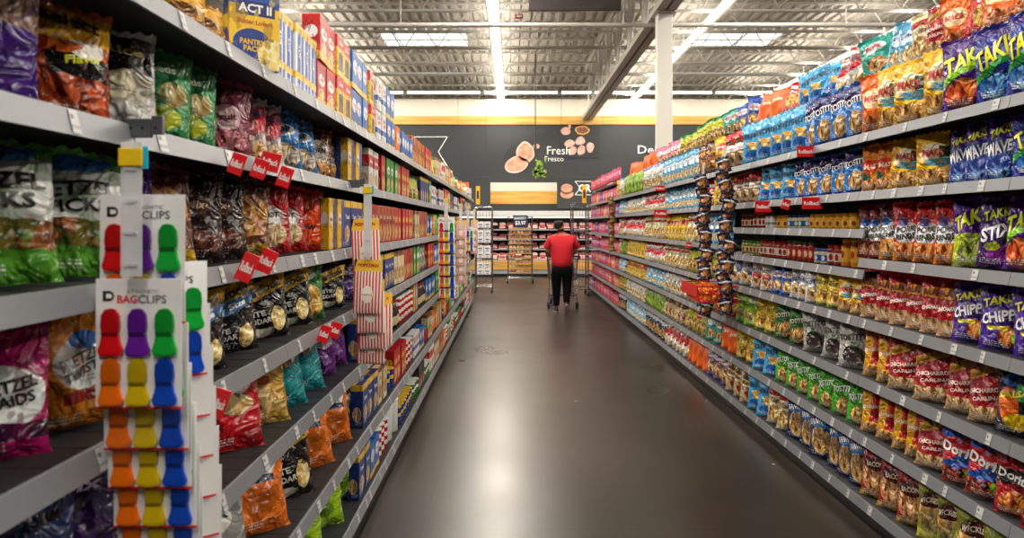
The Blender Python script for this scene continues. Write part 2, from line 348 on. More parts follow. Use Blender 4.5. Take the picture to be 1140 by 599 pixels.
# left side
D('select', 'yellow and orange spicy snack bag', '#c2501c', [('b',0,.1,'#b87a1c'),('cb',.08,.6,'#7a1e0c','#e4642a'),('x',.3,1,.36,.54,'#151310'),('e',.7,.6,.2,.1,'#f2efe4'),('b',.66,1,'#efb314'),('c',.35,.6,.3,.06,'#8a2a10','#e8742a')], [('Select',.55,.84,.62,.13,'#1a140c',-4),('Flavor',.66,.5,.4,.07,'#d8d81c',8)], w=.24, h=.3)
D('purple_bt', 'purple snack bag with brown top', '#46207e', [('b',.55,1,'#7a5a4e'),('s',9,.56,1,'#9a8074')], [], w=.24, h=.3)
D('rice', 'white rice snack bag with black panel', '#dcdad6', [('x',.25,.95,.55,.95,'#16181a'),('c',.6,.42,.36,.16,'#b8ac84','#efe8cc')], [('Rice',.6,.78,.5,.1,'#d8c890',0)], w=.23, h=.3)
D('greenseed', 'green seed snack bag with round window', '#3f9a5a', [('c',.68,.5,.22,.13,'#a88a4a','#d8c890'),('c',.25,.35,.2,.24,'#8a7a3a','#c8b46a'),('e',.6,.25,.22,.12,'#c2cc2a')], [('Seeds',.5,.76,.5,.09,'#eaf2d8',4)])
D('maroon', 'maroon and pink dried fruit bag', '#8c3a4c', [('e',.5,.5,.3,.16,'#e8c4cc'),('c',.5,.2,.4,.14,'#9a3a44','#d88a94')], [('Fruit',.5,.5,.4,.08,'#5a1424',4)])
D('sword', 'red and white cookie bag', '#d8cfcb', [('g',.15,.55,'#c8182a'),('c',.6,.2,.3,.15,'#b87a3a','#ecc890')], [('COOKIES',.5,.7,.7,.08,'#20386a',6)])
D('pop_b', 'blue popcorn bag with white letters', '#2f7ac0', [('c',.5,.22,.44,.2,'#d09a4a','#fdeac0'),('e',.5,.66,.38,.12,'#e8f0f6')], [('POP',.5,.66,.5,.12,'#14284c',4)])
D('choco', 'brown and white caramel corn bag', '#7a3c1c', [('e',.5,.5,.36,.22,'#eae2d2'),('c',.5,.18,.4,.15,'#b86a24','#f0b868')], [('CORN',.5,.52,.5,.1,'#14181c',4)])
D('pretz_g', 'green and clear pretzel stick bag', '#57a02a', [('cb',.22,.5,'#4a2412','#a8662e'),('x',.0,1,.42,.86,'#cfd4d0'),('e',.5,.92,.4,.12,'#2a7ac0')], [('PRETZEL',.5,.66,.86,.12,'#16140f',4),('STICKS',.5,.52,.7,.11,'#16140f',4)], w=.25)
D('pretz_p', 'violet pretzel bag with orange knot', '#4a1c84', [('c',.5,.62,.34,.2,'#c8641c','#f0a04a'),('e',.5,.6,.14,.1,'#4a1c84'),('b',0,.08,'#7a4ab0')], [('Twist',.5,.3,.5,.09,'#f2e8f4',6)], w=.23)
D('brz_p', 'magenta pretzel braid bag', '#b8146a', [('e',.62,.42,.36,.2,'#e8eeee'),('x',.3,1,.12,.24,'#3a0c34')], [('PRETZEL',.62,.48,.55,.09,'#16140f',10),('BRAIDS',.62,.38,.5,.08,'#16140f',10)], w=.22)
D('brz_o', 'orange gold pretzel braid bag', '#d8820e', [('e',.66,.5,.32,.2,'#e6ecec'),('x',.42,.96,.2,.3,'#8c2014'),('e',.7,.68,.14,.08,'#1f6ac0')], [('PRETZEL',.66,.54,.5,.09,'#16140f',10),('TWISTS',.66,.44,.46,.08,'#16140f',10)], w=.22)
D('darkbr', 'very dark brown snack bag', '#241614', [('c',.5,.2,.4,.14,'#3a1c14','#7a3c24'),('e',.5,.6,.3,.1,'#4a2a22')], [('Mix',.5,.6,.3,.08,'#c8b090',0)])
D('brownyel', 'brown and yellow snack mix bag', '#6e3c24', [('c',.55,.5,.4,.26,'#a8522a','#e0b05a'),('b',0,.14,'#c8a01c'),('e',.3,.8,.2,.1,'#b8a030')], [], w=.23)
D('redchip', 'red snack bag with white oval', '#c4151b', [('e',.6,.5,.28,.14,'#eceae6'),('c',.6,.25,.26,.16,'#b88a4a','#efd8a8')], [('HOT',.6,.52,.34,.08,'#14181c',0)])
D('orangeS', 'orange snack bag with small dark letters', '#e8490f', [('b',0,.1,'#c8320a')], [('VOW',.5,.36,.5,.09,'#2a140c',0)])
D('smart', 'black popcorn bag with yellow band', '#131211', [('g',.37,.60,'#e8b414'),('c',.8,.26,.15,.17,'#c8a04a','#f4e4a8'),('c',.4,.08,.3,.06,'#d8d0b0','#f6f0dc')], [('Smartfood',.48,.655,.84,.13,'#16130c',18),('WHITE',.34,.33,.44,.075,'#f2f0e8',6),('CHEDDAR',.38,.23,.52,.075,'#f2f0e8',6)], w=.27, h=.29)
D('smart_b', 'black popcorn bag with yellow and blue bands', '#151414', [('g',.42,.62,'#e0ae14'),('g',.28,.42,'#3a7ab8'),('c',.8,.2,.15,.15,'#c8a04a','#f4e4a8')], [('Smartfood',.48,.68,.84,.12,'#16130c',18),('Party Size',.48,.515,.7,.09,'#f4f4f4',18),('WHITE',.34,.26,.4,.065,'#f2f0e8',6),('CHEDDAR',.38,.18,.5,.065,'#f2f0e8',6)], w=.27, h=.29)
D('greengold', 'green and gold popcorn bag', '#3a8a4a', [('c',.5,.3,.44,.3,'#c88a1c','#f4d068'),('e',.5,.75,.3,.1,'#e8f0e4')], [('Pop',.5,.75,.3,.08,'#1a4a24',0)])
D('linds', 'dark blue snack bag with white script', '#152c5c', [('x',.2,.9,.62,.7,'#14161c'),('e',.75,.15,.2,.12,'#e0b41a')], [('Lord Cut',.55,.42,.7,.12,'#c8d8ec',6)], w=.26)
D('dkpurp', 'dark purple snack bag', '#2a1448', [('e',.5,.3,.3,.15,'#4a2470')], [('Mix',.5,.66,.5,.1,'#c8b0d8',0)])
D('pops_r', 'red popped chip bag with white badge', '#c0101c', [('e',.5,.72,.38,.15,'#eceae8'),('c',.6,.5,.3,.12,'#d8a85a','#f8e4b0')], [('POPS',.5,.72,.55,.1,'#1a2c6a',8)], w=.24)
D('pops_g', 'gold popped chip bag with white badge', '#c69a3a', [('e',.5,.78,.34,.12,'#eceae8'),('c',.5,.3,.4,.16,'#c88a3a','#f2d490'),('x',.3,.7,.5,.6,'#a83418')], [('POPS',.5,.78,.5,.09,'#1a2c6a',8)], w=.23)
D('tealw', 'teal and white popped chip bag', '#168c94', [('e',.5,.72,.4,.18,'#e4ecee'),('c',.55,.6,.2,.08,'#8c4a2a','#d89a6a')], [('POPS',.5,.76,.5,.08,'#a01a24',8)], w=.24)
D('purp', 'purple popped chip bag', '#6c2486', [('e',.5,.66,.32,.16,'#d8ccdc'),('c',.5,.3,.3,.1,'#6a3a8a','#b07ac8')], [('POPS',.5,.66,.46,.08,'#2a1448',8)])
D('orwhite', 'orange and white popped chip bag', '#e4700f', [('e',.45,.74,.42,.2,'#e6e6e6'),('x',.4,.8,.52,.6,'#1a2a4c')], [('POPS',.45,.76,.56,.1,'#1a2c5c',8)], w=.24)
D('silver', 'silver grey kettle corn bag', '#8c8c88', [('e',.5,.6,.34,.14,'#d8d6ce'),('c',.5,.2,.34,.14,'#a8803a','#e8cc90')], [('POUR',.5,.62,.6,.11,'#22221e',8)], w=.24)
D('limebag', 'bright lime popped chip bag', '#9ac81a', [('e',.5,.72,.36,.15,'#e8eee0'),('e',.5,.3,.24,.1,'#5a8a14')], [('POPS',.5,.72,.5,.09,'#1a3c6a',8)], w=.24)
D('goldbag', 'gold foil snack bag', '#c8921a', [('e',.5,.5,.3,.16,'#7a4a14'),('b',0,.12,'#e8c040')], [], h=.2, w=.2)

SEG_U, SEG_V = 12, 16
def bag_front(d, u, v, top=.95):
    """front skin of a pillow bag, u and v in 0..1"""
    s = d['seed']; W, H, T = d['w'], d['h'], d['t']
    a = u*2 - 1
    vv = min(1, max(0, v/top))
    prof = max(0.0, math.sin(PI*vv**.8))**.55
    edge = max(0.0, 1 - abs(a)**2.4)**.75
    y = -(T*.55)*prof*edge
    y += noise.noise(Vector((a*1.7 + s, v*3.1, s)))*.036*edge*prof
    y += .005*math.sin(a*11 + s)*math.exp(-abs(top - v)/.14)*edge
    y += .004*math.sin(a*9 + s*2)*math.exp(-v/.12)*edge
    x = a*W/2*(1 - .09*prof) + noise.noise(Vector((s, v*4, a)))*.006
    z = v*H + noise.noise(Vector((a*2, s, v)))*.004 - .012*(1-prof)*(1 if v > .5 else 0)*abs(a)
    return Vector((x, y, max(z, 0)))
def bag_back(d, u, v):
    p = bag_front(d, u, v); q = bag_front(dict(d, seed=d['seed']+50), u, v)
    return Vector((p.x, -q.y*.7, p.z))

def seal_geo(mb, d, mi=0):
    n = 22; W = d['w']; H = d['h']
    vs = []; 
    for k in range(n+1):
        a = k/n
        for j, vv in enumerate((.945, .965, .985, 1.0)):
            b = bag_front(d, a, .95)
            x = b.x*(1 if j == 0 else 1.0); z = b.z + (vv-.95)*H + .002*math.sin(k*1.9 + d['seed'])*j
            y = (.0012 if (k + j) % 2 else -.0012) + .011*math.sin(a*6 + d['seed'])*j/3
            vs.append((x, y, z))
    fs = []; uv = []
    for k in range(n):
        for j in range(3):
            fs.append((k*4+j, k*4+4+j, k*4+5+j, k*4+1+j)); uv.append([(k/n, .96)]*2 + [((k+1)/n, .98)]*2)
    mb.add(vs, fs, mi, uv, False)
    # back leaf, so the crimped band has two faces a hair apart
    mb.add([(x, y+.0015, z) for x, y, z in vs], [tuple(reversed(f)) for f in fs], mi, uv, False)

_cache = {}
def pack_mat(d):
    k = d['kind']
    if k == 'bag': return paint_mat('print_' + d['key'], d['base'], d['layers'], rough=.2, bump=.9, detail=True)
    return paint_mat('print_' + d['key'], d['base'], d['layers'], rough=.42, bump=0, warp=.01, detail=True)
def bag_mesh(d, full):
    key = (d['key'], full)
    if key in _cache: return _cache[key]
    mb = MB()
    for side in (0, 1):
        fn = bag_front if side == 0 else bag_back
        vs = []; nu, nv = (SEG_U, SEG_V)
        for j in range(nv+1):
            for i in range(nu+1): vs.append(fn(d, i/nu, j/nv*.95))
        fs = []; uv = []
        for j in range(nv):
            for i in range(nu):
                q = [(i, j), (i+1, j), (i+1, j+1), (i, j+1)]
                if side: q.reverse()
                fs.append([b*(nu+1)+a for a, b in q]); uv.append([((a/nu) if not side else 1-a/nu, b/nv*.95) for a, b in q])
        mb.add(vs, fs, 0, uv, True)
    if full: seal_geo(mb, d)
    me = mb.mesh('chip_bag', [pack_mat(d)])
    _cache[key] = me
    return me
def seal_mesh(d):
    key = (d['key'], 'seal')
    if key not in _cache:
        mb = MB(); seal_geo(mb, d); _cache[key] = mb.mesh('top_seal', [mat('foil_' + d['key'], d['layers'][-1][3] if d['layers'] and d['layers'][-1][0] == 'b' and d['layers'][-1][2] >= 1 and d['layers'][-1][0] == 'b' else d['base'], .25)])
    return _cache[key]
def text_mats(d):
    cols = []
    for t in d['texts']:
        if t[5] not in cols: cols.append(t[5])
    return cols, [mat('ink_' + c.strip('#'), c, .3) for c in cols]
def logo_mesh(d):
    key = (d['key'], 'logo')
    if key not in _cache:
        if not d['texts']: _cache[key] = None; return None
        mb = MB(); cols, ms = text_mats(d)
        if d['kind'] == 'bag':
            def surf(a, b):
                p = bag_front(d, min(1, max(0, a)), b); return Vector((p.x, p.y - .0032, p.z))
            for t in d['texts']:
                text_on(mb, t[0], t[1], t[2], t[3], t[4], cols.index(t[5]), t[6], .03, surf, (SEG_U, SEG_V))
        elif d['kind'] == 'box':
            for t in d['texts']:
                text_on(mb, t[0], (t[1]-.5)*d['w'], t[2]*d['h'], t[3]*d['w'], t[4]*d['h'], cols.index(t[5]), t[6], .03, y=-d['t']/2 - .0008)
        _cache[key] = mb.mesh('logo', ms)
    return _cache[key]
# ---------------------------------------------------------------- boxes, jars, tubs, cans
def B(key, desc, base, layers, texts, w, h, t): D(key, desc, base, layers, texts, w, h, t, 'box')
B('act', 'yellow and blue microwave popcorn box', '#f0c22a', [('b',.78,1,'#1d4fa8'),('x',.12,.9,.66,.84,'#1b2c6e'),('e',.45,.28,.4,.22,'#1f3c8c'),('c',.85,.2,.3,.2,'#e8c45a','#fdf2b8')], [('ACT II',.5,.75,.66,.11,'#f8f8f4',0),('Butter Lovers',.5,.58,.7,.06,'#b8501c',0),('PANTRY',.45,.33,.5,.07,'#f0c22a',0),('PACK',.45,.25,.36,.07,'#f0c22a',0)], .17, .27, .07)
B('act_b', 'blue and white striped popcorn box', '#2a56b0', [('x',.0,.22,0,1,'#e8ecf2'),('x',.6,.7,0,1,'#e8ecf2'),('b',.86,1,'#e8c42a'),('b',.2,.3,'#f0c22a')], [('ACT II',.46,.6,.5,.08,'#f4f4f4',90)], .1, .27, .17)
B('redyel', 'red and yellow popcorn box', '#d0201c', [('b',0,.2,'#f0bc20'),('e',.5,.62,.36,.14,'#f2f0ea'),('c',.5,.3,.34,.14,'#d8a02a','#fbe8a0')], [('Jolly',.5,.62,.5,.1,'#c01418',0)], .15, .2, .08)
B('yelred', 'yellow box with red top', '#f2c228', [('b',.7,1,'#d01f24'),('x',.2,.8,.15,.6,'#2a1410')], [('Time',.5,.84,.5,.1,'#fff4d8',0)], .14, .2, .08)
B('bluebox', 'bright blue snack box', '#1f66b8', [('e',.5,.6,.36,.2,'#f0f2f6'),('b',0,.16,'#f0c22a')], [('Crisp',.5,.6,.5,.1,'#c8161c',0)], .14, .2, .07)
B('whitebox', 'white snack box with blue stripe', '#e6e6e4', [('b',.3,.46,'#2260b4'),('e',.5,.7,.3,.14,'#d8302a')], [('Snack',.5,.7,.42,.08,'#ffffff',0)], .13, .2, .07)
B('orbox', 'orange snack box', '#ee7f18', [('e',.5,.6,.36,.2,'#f8ecd0'),('b',0,.12,'#7a1a14')], [('Cheez',.5,.6,.5,.1,'#b81418',0)], .14, .2, .07)
B('redbox', 'red cracker box', '#c01016', [('e',.5,.64,.3,.1,'#f0c83a'),('c',.5,.28,.36,.18,'#c8883a','#f0cc8a')], [('RITZ',.5,.64,.4,.08,'#1a3a9a',0)], .14, .24, .07)
B('redsleeve', 'deep red cracker box with gold edge', '#a80c14', [('x',0,.08,0,1,'#d8a82a'),('c',.55,.3,.34,.2,'#b87a34','#ecc888')], [('Club',.55,.7,.5,.1,'#f4ecd8',0)], .12, .24, .07)
B('whitecr', 'white and red cracker box', '#e8e4dc', [('b',.55,.85,'#c8181e'),('c',.5,.25,.34,.16,'#c8924a','#f4dca8')], [('Saltine',.5,.7,.7,.1,'#ffffff',0)], .14, .24, .07)
B('greenbox', 'green cracker box', '#2c9a2e', [('e',.5,.66,.34,.12,'#f4f4ea'),('c',.5,.28,.36,.16,'#c8903a','#f4d89a')], [('Wheat',.5,.66,.5,.08,'#1a5a1c',0)], .13, .24, .07)
B('yelblue', 'yellow and blue snack box', '#ecb821', [('x',.55,1,0,1,'#1f3f8c'),('e',.3,.6,.22,.14,'#ece8dc')], [('Mix',.3,.6,.3,.08,'#1f3f8c',0)], .14, .24, .07)
B('navybox', 'navy blue cracker box', '#17357e', [('c',.5,.3,.36,.18,'#c8944a','#f0d8a0'),('b',.86,1,'#e8b82a')], [('Toast',.5,.66,.6,.1,'#f4f4f4',0)], .14, .24, .07)
B('creambox', 'cream and brown biscuit box', '#e0cfa6', [('c',.5,.34,.4,.2,'#a8642a','#dca860'),('b',.85,1,'#7a3a1c')], [('Oat',.5,.7,.4,.1,'#6a2c14',0)], .13, .24, .07)
B('blackbox', 'black and red biscuit box', '#1c1918', [('b',.35,.5,'#b81c1c'),('e',.5,.2,.3,.12,'#d8b87a')], [('Dark',.5,.7,.5,.1,'#e8dcc0',0)], .13, .22, .07)
B('pinkbox', 'pink sweets pack', '#e0528a', [('e',.5,.55,.36,.2,'#f6dce6'),('b',0,.2,'#c01e4c')], [], .13, .2, .05)
B('redpink', 'red and pink sweets pack', '#c81c38', [('s',3,.3,.7,'#f0a0b4'),('e',.5,.75,.3,.1,'#f4e8ea')], [], .12, .2, .05)
B('violet', 'violet sweets pack', '#7a3494', [('e',.5,.55,.34,.16,'#e8d4ea')], [], .12, .2, .05)
B('peach', 'orange and pink sweets pack', '#ee8250', [('e',.5,.5,.34,.2,'#f8d8cc'),('b',.85,1,'#d02c50')], [], .12, .2, .05)
B('milk', 'white drink pack with black print', '#e6e6ea', [('x',.2,.8,.45,.62,'#22222a'),('x',.3,.7,.15,.25,'#5a5a66')], [], .13, .19, .12)

def box_mesh(d):
    if d['key'] in _cache: return _cache[d['key']]
    mb = MB(); w, h, t = d['w'], d['h'], d['t']
    mb.box(-w/2, w/2, -t/2, t/2, 0, h, 0, bev=.003)
    _cache[d['key']] = mb.mesh('box', [pack_mat(d)])
    return _cache[d['key']]
def flap_mesh(d):
    k = (d['key'], 'flap')
    if k not in _cache:
        mb = MB(); w, h, t = d['w'], d['h'], d['t']
        mb.box(-w/2+.004, w/2-.004, -t/2+.003, t*.12, h, h+.0018, 0)
        _cache[k] = mb.mesh('top_flap', [mat('card_' + d['key'], d['base'], .45)])
    return _cache[k]

def J(key, desc, kind, r, h, glass, lidc, layers, neck=.8, lidh=.02, noun='jar'):
    DES[key] = dict(key=key, desc=desc, kind=kind, w=2*r, h=h, t=2*r, base=glass, layers=layers, texts=(), seed=1, lid=lidc, neck=neck, lidh=lidh, noun=noun)
J('j_orange', 'tall orange cheese dip jar', 'jar', .045, .17, '#e0811a', '#f0a020', [('b',.2,.75,'#f0b83a'),('e',.25,.5,.2,.16,'#b8321c')])
J('j_yel', 'squat yellow queso jar', 'jar', .042, .10, '#e8a52a', '#f2c02a', [('b',.2,.7,'#f4cc50'),('e',.5,.45,.16,.2,'#a83a1c')])
J('j_red', 'red salsa jar with green lid', 'jar', .042, .14, '#8c1810', '#1f7a34', [('b',.2,.7,'#c0281c'),('e',.5,.45,.16,.2,'#f0e0b0')])
J('j_red2', 'red salsa jar with red lid', 'jar', .042, .13, '#941c12', '#b8161a', [('b',.2,.7,'#e4dccb'),('e',.5,.45,.16,.2,'#a8201a')])
J('j_blue', 'white dip jar with blue lid', 'jar', .042, .10, '#d8cfb0', '#1f4f9c', [('b',.2,.7,'#2d69b8'),('e',.5,.45,.16,.2,'#f4f0e0')])
J('j_green', 'yellow green relish jar', 'jar', .04, .12, '#8c8a2a', '#2a7a2a', [('b',.25,.7,'#dcd8a4'),('e',.5,.45,.16,.2,'#a83424')])
J('j_brown', 'brown bean dip jar', 'jar', .042, .12, '#5a2818', '#8c1f18', [('b',.2,.7,'#d8a88a'),('e',.5,.45,.16,.2,'#7a1c14')])
J('c_white', 'white dip can', 'can', .042, .1, '#e2e2de', '#b8b8b4', [('b',.3,.5,'#8a8a94')], neck=.97, lidh=.005, noun='can')
J('c_redw', 'red and white striped snack can', 'can', .055, .2, '#c01a1e', '#e8e6e0', [('b',.15,.3,'#f0ece6'),('b',.45,.6,'#f0ece6'),('b',.75,.88,'#f0ece6')], neck=.98, lidh=.012, noun='can')
J('tub_w', 'large white plastic tub', 'tub', .085, .24, '#e4e4e2', '#f0f0ee', [('b',.3,.6,'#dce0e6')], neck=.98, lidh=.02, noun='tub')
J('c_blue', 'blue nut can', 'can', .05, .14, '#16398c', '#d8b02a', [('b',.5,.7,'#e8c23a'),('c',.5,.3,.3,.15,'#a8642a','#e0a860')], neck=.98, lidh=.012, noun='can')
J('c_green', 'green nut can', 'can', .05, .14, '#2a7a34', '#d8d8d4', [('b',.5,.7,'#eceae0')], neck=.98, lidh=.012, noun='can')
J('b_dark', 'dark sauce bottle with red cap', 'bottle', .032, .2, '#2a1410', '#b8141a', [('b',.15,.5,'#d8c9a0')], neck=.35, lidh=.02, noun='bottle')
J('b_lime', 'bright green squeeze bottle', 'bottle', .036, .2, '#6cc01e', '#e8e8e4', [('b',.2,.55,'#e0f0b0')], neck=.4, lidh=.025, noun='bottle')

def jar_mesh(d):
    k = d['key']
    if k in _cache: return _cache[k]
    r, h, nk, lh = d['w']/2, d['h'], d['neck'], d['lidh']; zb = h - lh
    if d['kind'] == 'bottle': prof = [(r*.92, 0), (r, .006), (r, zb*.55), (r*.9, zb*.66), (r*nk, zb*.82), (r*nk*.95, zb)]
    elif d['kind'] == 'jar': prof = [(r*.9, 0), (r, .008), (r, zb*.82), (r*.95, zb*.91), (r*nk, zb*.96), (r*nk, zb)]
    else: prof = [(r*.97, 0), (r, .004), (r, zb-.004), (r*nk, zb)]
    mb = MB(); mb.lathe(prof, 0, 16)
    _cache[k] = mb.mesh(d['kind'], [paint_mat('print_'+k, d['base'], d['layers'], rough=.2, bump=0, warp=.0)])
    return _cache[k]
def lid_mesh(d):
    k = (d['key'], 'lid')
    if k not in _cache:
        r, h, nk, lh = d['w']/2, d['h'], d['neck'], d['lidh']
        rr = r*nk*1.04; mb = MB()
        mb.lathe([(rr, h-lh), (rr*1.02, h-lh*.8), (rr*1.02, h-lh*.2), (rr*.94, h)], 0, 16)
        _cache[k] = mb.mesh('lid', [mat('lid_' + d['lid'].strip('#'), d['lid'], .35)])
    return _cache[k]

ORD = ['nearest','second nearest','third nearest','fourth nearest','fifth nearest','sixth nearest','seventh nearest','eighth nearest','ninth nearest','tenth nearest','eleventh nearest','twelfth nearest','thirteenth nearest','fourteenth nearest','fifteenth nearest','sixteenth nearest','seventeenth nearest','eighteenth nearest','nineteenth nearest','twentieth nearest']
def ordw(i):
    if i < 20: return ORD[i]
    t = ['', '', 'twenty', 'thirty', 'forty', 'fifty', 'sixty', 'seventy', 'eighty', 'ninety'][(i+1)//10]
    one = (i+1) % 10
    if one == 0: return {20:'twentieth',30:'thirtieth',40:'fortieth',50:'fiftieth',60:'sixtieth',70:'seventieth',80:'eightieth'}.get(i+1, 'farthest') + ' nearest'
    return t + '-' + ['first','second','third','fourth','fifth','sixth','seventh','eighth','ninth'][one-1] + ' nearest'

PLACED = []          # every pack in the place; turned into objects at the end
def put(key, x, y, z, rz, tilt=0, roll=0, s=1.0, where='', sx=1.0):
    PLACED.append(dict(d=DES[key], x=x, y=y, z=z, rz=rz, tilt=tilt, roll=roll, s=s, sx=sx, where=where))

XR, XL = 1.94, -.816          # shelf lips either side of the aisle
LIP = .045
R_LEV = [2.52, 2.16, 1.84, 1.47, 1.136, .81, .49, .135]
R_NAME = ['topmost right shelf', 'second-highest right shelf', 'third-highest right shelf', 'fourth-highest right shelf', 'fourth-lowest right shelf', 'third-lowest right shelf', 'second-lowest right shelf', 'bottom right shelf']
R_HT = [.28, .335, .272, .315, .282, .272, .266, .305]
L_LEV = [2.18, 1.87, 1.54, 1.22, .90, .50, .135]
L_NAME = ['topmost left shelf', 'second-highest left shelf', 'third-highest left shelf', 'middle left shelf', 'third-lowest left shelf', 'second-lowest left shelf', 'bottom left shelf']

def right_run(lev, x0, x1, key, n=None, turn=32, xc=2.025, z=None, hh=None, name=None, lean=6):
    """packs side by side between two sight lines of the aisle, front bottom on the lip"""
    d = DES[key]
    y0 = xc*800/(x0-570); y1 = xc*800/(x1-570)
    right_run_y(lev, y0, y1, key, n, turn, xc, z, hh, name, lean)
def right_run_y(lev, y0, y1, key, n=None, turn=32, xc=2.025, z=None, hh=None, name=None, lean=6):
    d = DES[key]
    hh = hh or R_HT[lev] + (.01 if lev > 4 else 0); z = R_LEV[lev] if z is None else z; name = name or R_NAME[lev]
    bag = d['kind'] == 'bag'
    s = hh/max(d['h'], .28) if bag else 1.0
    pitch = (.195*s if bag else d['w']*1.06)
    if n is None: n = max(1, round((y1-y0)/pitch))
    st = (y1-y0)/n
    for i in range(n):
        y = y0 + st*(i+.5)
        if bag:
            k = s*rng.uniform(.95, 1.0)
            if lev == 0: lean_, roll = rng.uniform(-4, 22), rng.uniform(-13, 13)
            elif lev == 1: lean_, roll = rng.uniform(-1, 2), rng.uniform(-3, 3)
            else: lean_, roll = lean + rng.uniform(-2, 4), rng.uniform(-3, 3)
            put(key, xc + (.18 if lev == 0 else -.02 if lev == 1 else 0) + rng.uniform(-.008, .008), y, z + .004, -90 + turn + rng.uniform(-7, 7), lean_, roll, k, name, sx=rng.uniform(.95, 1.0)*min(1.1, max(.75, st/pitch)))
        else:
            put(key, xc + rng.uniform(-.004, .004) , y, z + .001, -90 + turn*0 + rng.uniform(-3, 3), 0, 0, s, name)
def left_run(lev, x0, x1, key, n=None, turn=46, hh=None, lean=6, xc=None, stack=1, sx=1.0):
    xc_ = xc or -.958
    left_run_y(lev, -xc_*800/(570-x0), -xc_*800/(570-x1), key, n, turn, hh, lean, xc_, stack, sx)
def left_run_y(lev, y0, y1, key, n=None, turn=46, hh=None, lean=6, xc=-.958, stack=1, sx=1.0):
    d = DES[key]; bag = d['kind'] == 'bag'
    avail = ([.28] + [L_LEV[i] - L_LEV[i+1] - .045 for i in range(6)])[lev]
    hh = hh or min(.315, avail)
    s = hh/d['h'] if bag else (min(1.0, (avail-.02)/d['h']) if lev else 1.0)
    pitch = (.195*s if bag else d['w']*s*1.06)
    if n is None: n = max(1, round((y1-y0)/pitch)) if bag else int((y1-y0+.004)/(d['w']*s*1.03))
    if n == 0: return
    st = (y1-y0)/n
    for i in range(n):
        y = y0 + st*(i+.5); z = L_LEV[lev] + .002
        if bag:
            put(key, xc + rng.uniform(-.006, .006), y, z, 90 - turn + rng.uniform(-6, 6), lean + rng.uniform(-2, 4), rng.uniform(-3, 3), s, L_NAME[lev], sx=sx)
        else:
            rzb = 90 + rng.uniform(-1.5, 1.5)
            for q in range(stack if d['kind'] == 'box' else 1):
                put(key, XL - .026 - d['t']*s/2 - rng.uniform(0, .012), y, z + q*(d['h']*s + .003), rzb + q, 0, 0, s, L_NAME[lev])

# --- right gondola, near bays, from the picture's right edge inwards
for lev, runs in {
  0: [(1165,1062,'macs_o',3),(1062,1040,'red',1),(1040,1018,'macs_o',1),(1018,1000,'chich',1),(1000,985,'cream',1),(985,958,'sky',2),(958,935,'teal',1),(935,905,'redwhite',2),(905,868,'tost_lb',3),(868,850,'red',2),(850,822,'orange',2),(822,806,'blue',2),(806,792,'teal',2),(792,745,'yelgreen',None),(745,722,'pink',None),(722,704,'orange',None)],
  1: [(1175,1103,'takis_b',2),(1103,1068,'takis_p',1),(1068,1043,'macs_y',1),(1043,1004,'macs_y',1),(1004,990,'macs_y',1),(990,972,'macs_o',1),(972,905,'tost_p',4),(905,868,'tost_lb',3),(868,838,'tost_lb',2),(838,818,'brownred',2),(818,804,'yellow',1),(804,786,'brown',2),(786,744,'sky',None),(744,722,'white',None),(722,700,'green',None)],
  2: [(1185,1128,'takis_b',1),(1128,1060,'takis_w',3),(1060,1022,'macs_y',1),(1022,994,'macs_y',1),(994,966,'macs_g',2),(966,890,'tost_p',5),(890,850,'tost_lb',3),(850,820,'brownred',3),(820,800,'yellow',2),(800,786,'red',2),(786,744,'sky',None),(744,722,'redwhite',None),(722,700,'white',None)],
  3: [(1190,1122,'takis_p',2),(1122,1098,'takis_s',1),(1098,1070,'takis_l',1),(1070,1047,'pork_o',1),(1047,1024,'pork_o',1),(1024,1004,'pork_o',1),(1004,986,'potato_b',1),(986,965,'pork_m',2),(812,792,'sky',None),(792,770,'cream',None),(770,744,'yellow',None),(744,722,'cream',None),(722,700,'redwhite',None)],
  4: [(1190,1138,'takis_h',1),(1138,1070,'takis_h',2),(1070,1054,'rumba',1),(1054,1016,'rumba',2),(1016,982,'rumba',2),(982,966,'rumba',1),(966,940,'macs_y',2),(940,915,'tost_y',2),(915,884,'tost_w',3),(884,862,'blue',2),(862,838,'tost_r',2),(838,818,'tost_w',2),(818,806,'navy',1),(806,770,'yelgreen',None),(770,744,'cream',None),(744,722,'redwhite',None),(722,700,'tost_y',None)],
  5: [(1190,1118,'tropic',2),(1118,1062,'chich',2),(1062,1028,'chich',1),(1028,1002,'chich',1),(1002,968,'chi_y',2),(966,900,'tost_s',3),(900,868,'tost_dg',2),(868,846,'tost_y',2),(846,822,'tost_lg',2),(822,800,'red',2),(800,770,'yelgreen',None),(770,744,'white',None),(744,722,'sky',None),(722,700,'yellow',None)],
  6: [(1190,1122,'dor_r',2),(1122,1064,'dor_b',2),(1064,1030,'chich',1),(1030,1000,'chi_y',2),(1000,966,'chi_y',2),(966,870,'tost_g',7),(870,845,'tost_lb',2),(845,825,'tost_y',2),(825,806,'orange',2),(806,790,'teal',2),(790,770,'yelgreen',None),(770,744,'beige',None),(744,722,'green',None),(722,700,'white',None)],
  7: [(1190,1072,'bacon_y',3),(1072,1030,'bacon_y',2),(1030,985,'bacon',2),(985,966,'bacon',1),(966,925,'santi',3),(925,882,'santi',3),(882,862,'cream',2),(862,840,'tost_lb',2),(840,815,'beige',3),(815,792,'santi_p',3),(792,770,'orange',None),(770,744,'redwhite',None),(744,722,'navy',None),(722,700,'sky',None)]}.items():
    for a, b, k, n in runs: right_run(lev, a, b, k, n, hh=.225 if lev == 4 and 826 < b and a <= 966 else None)
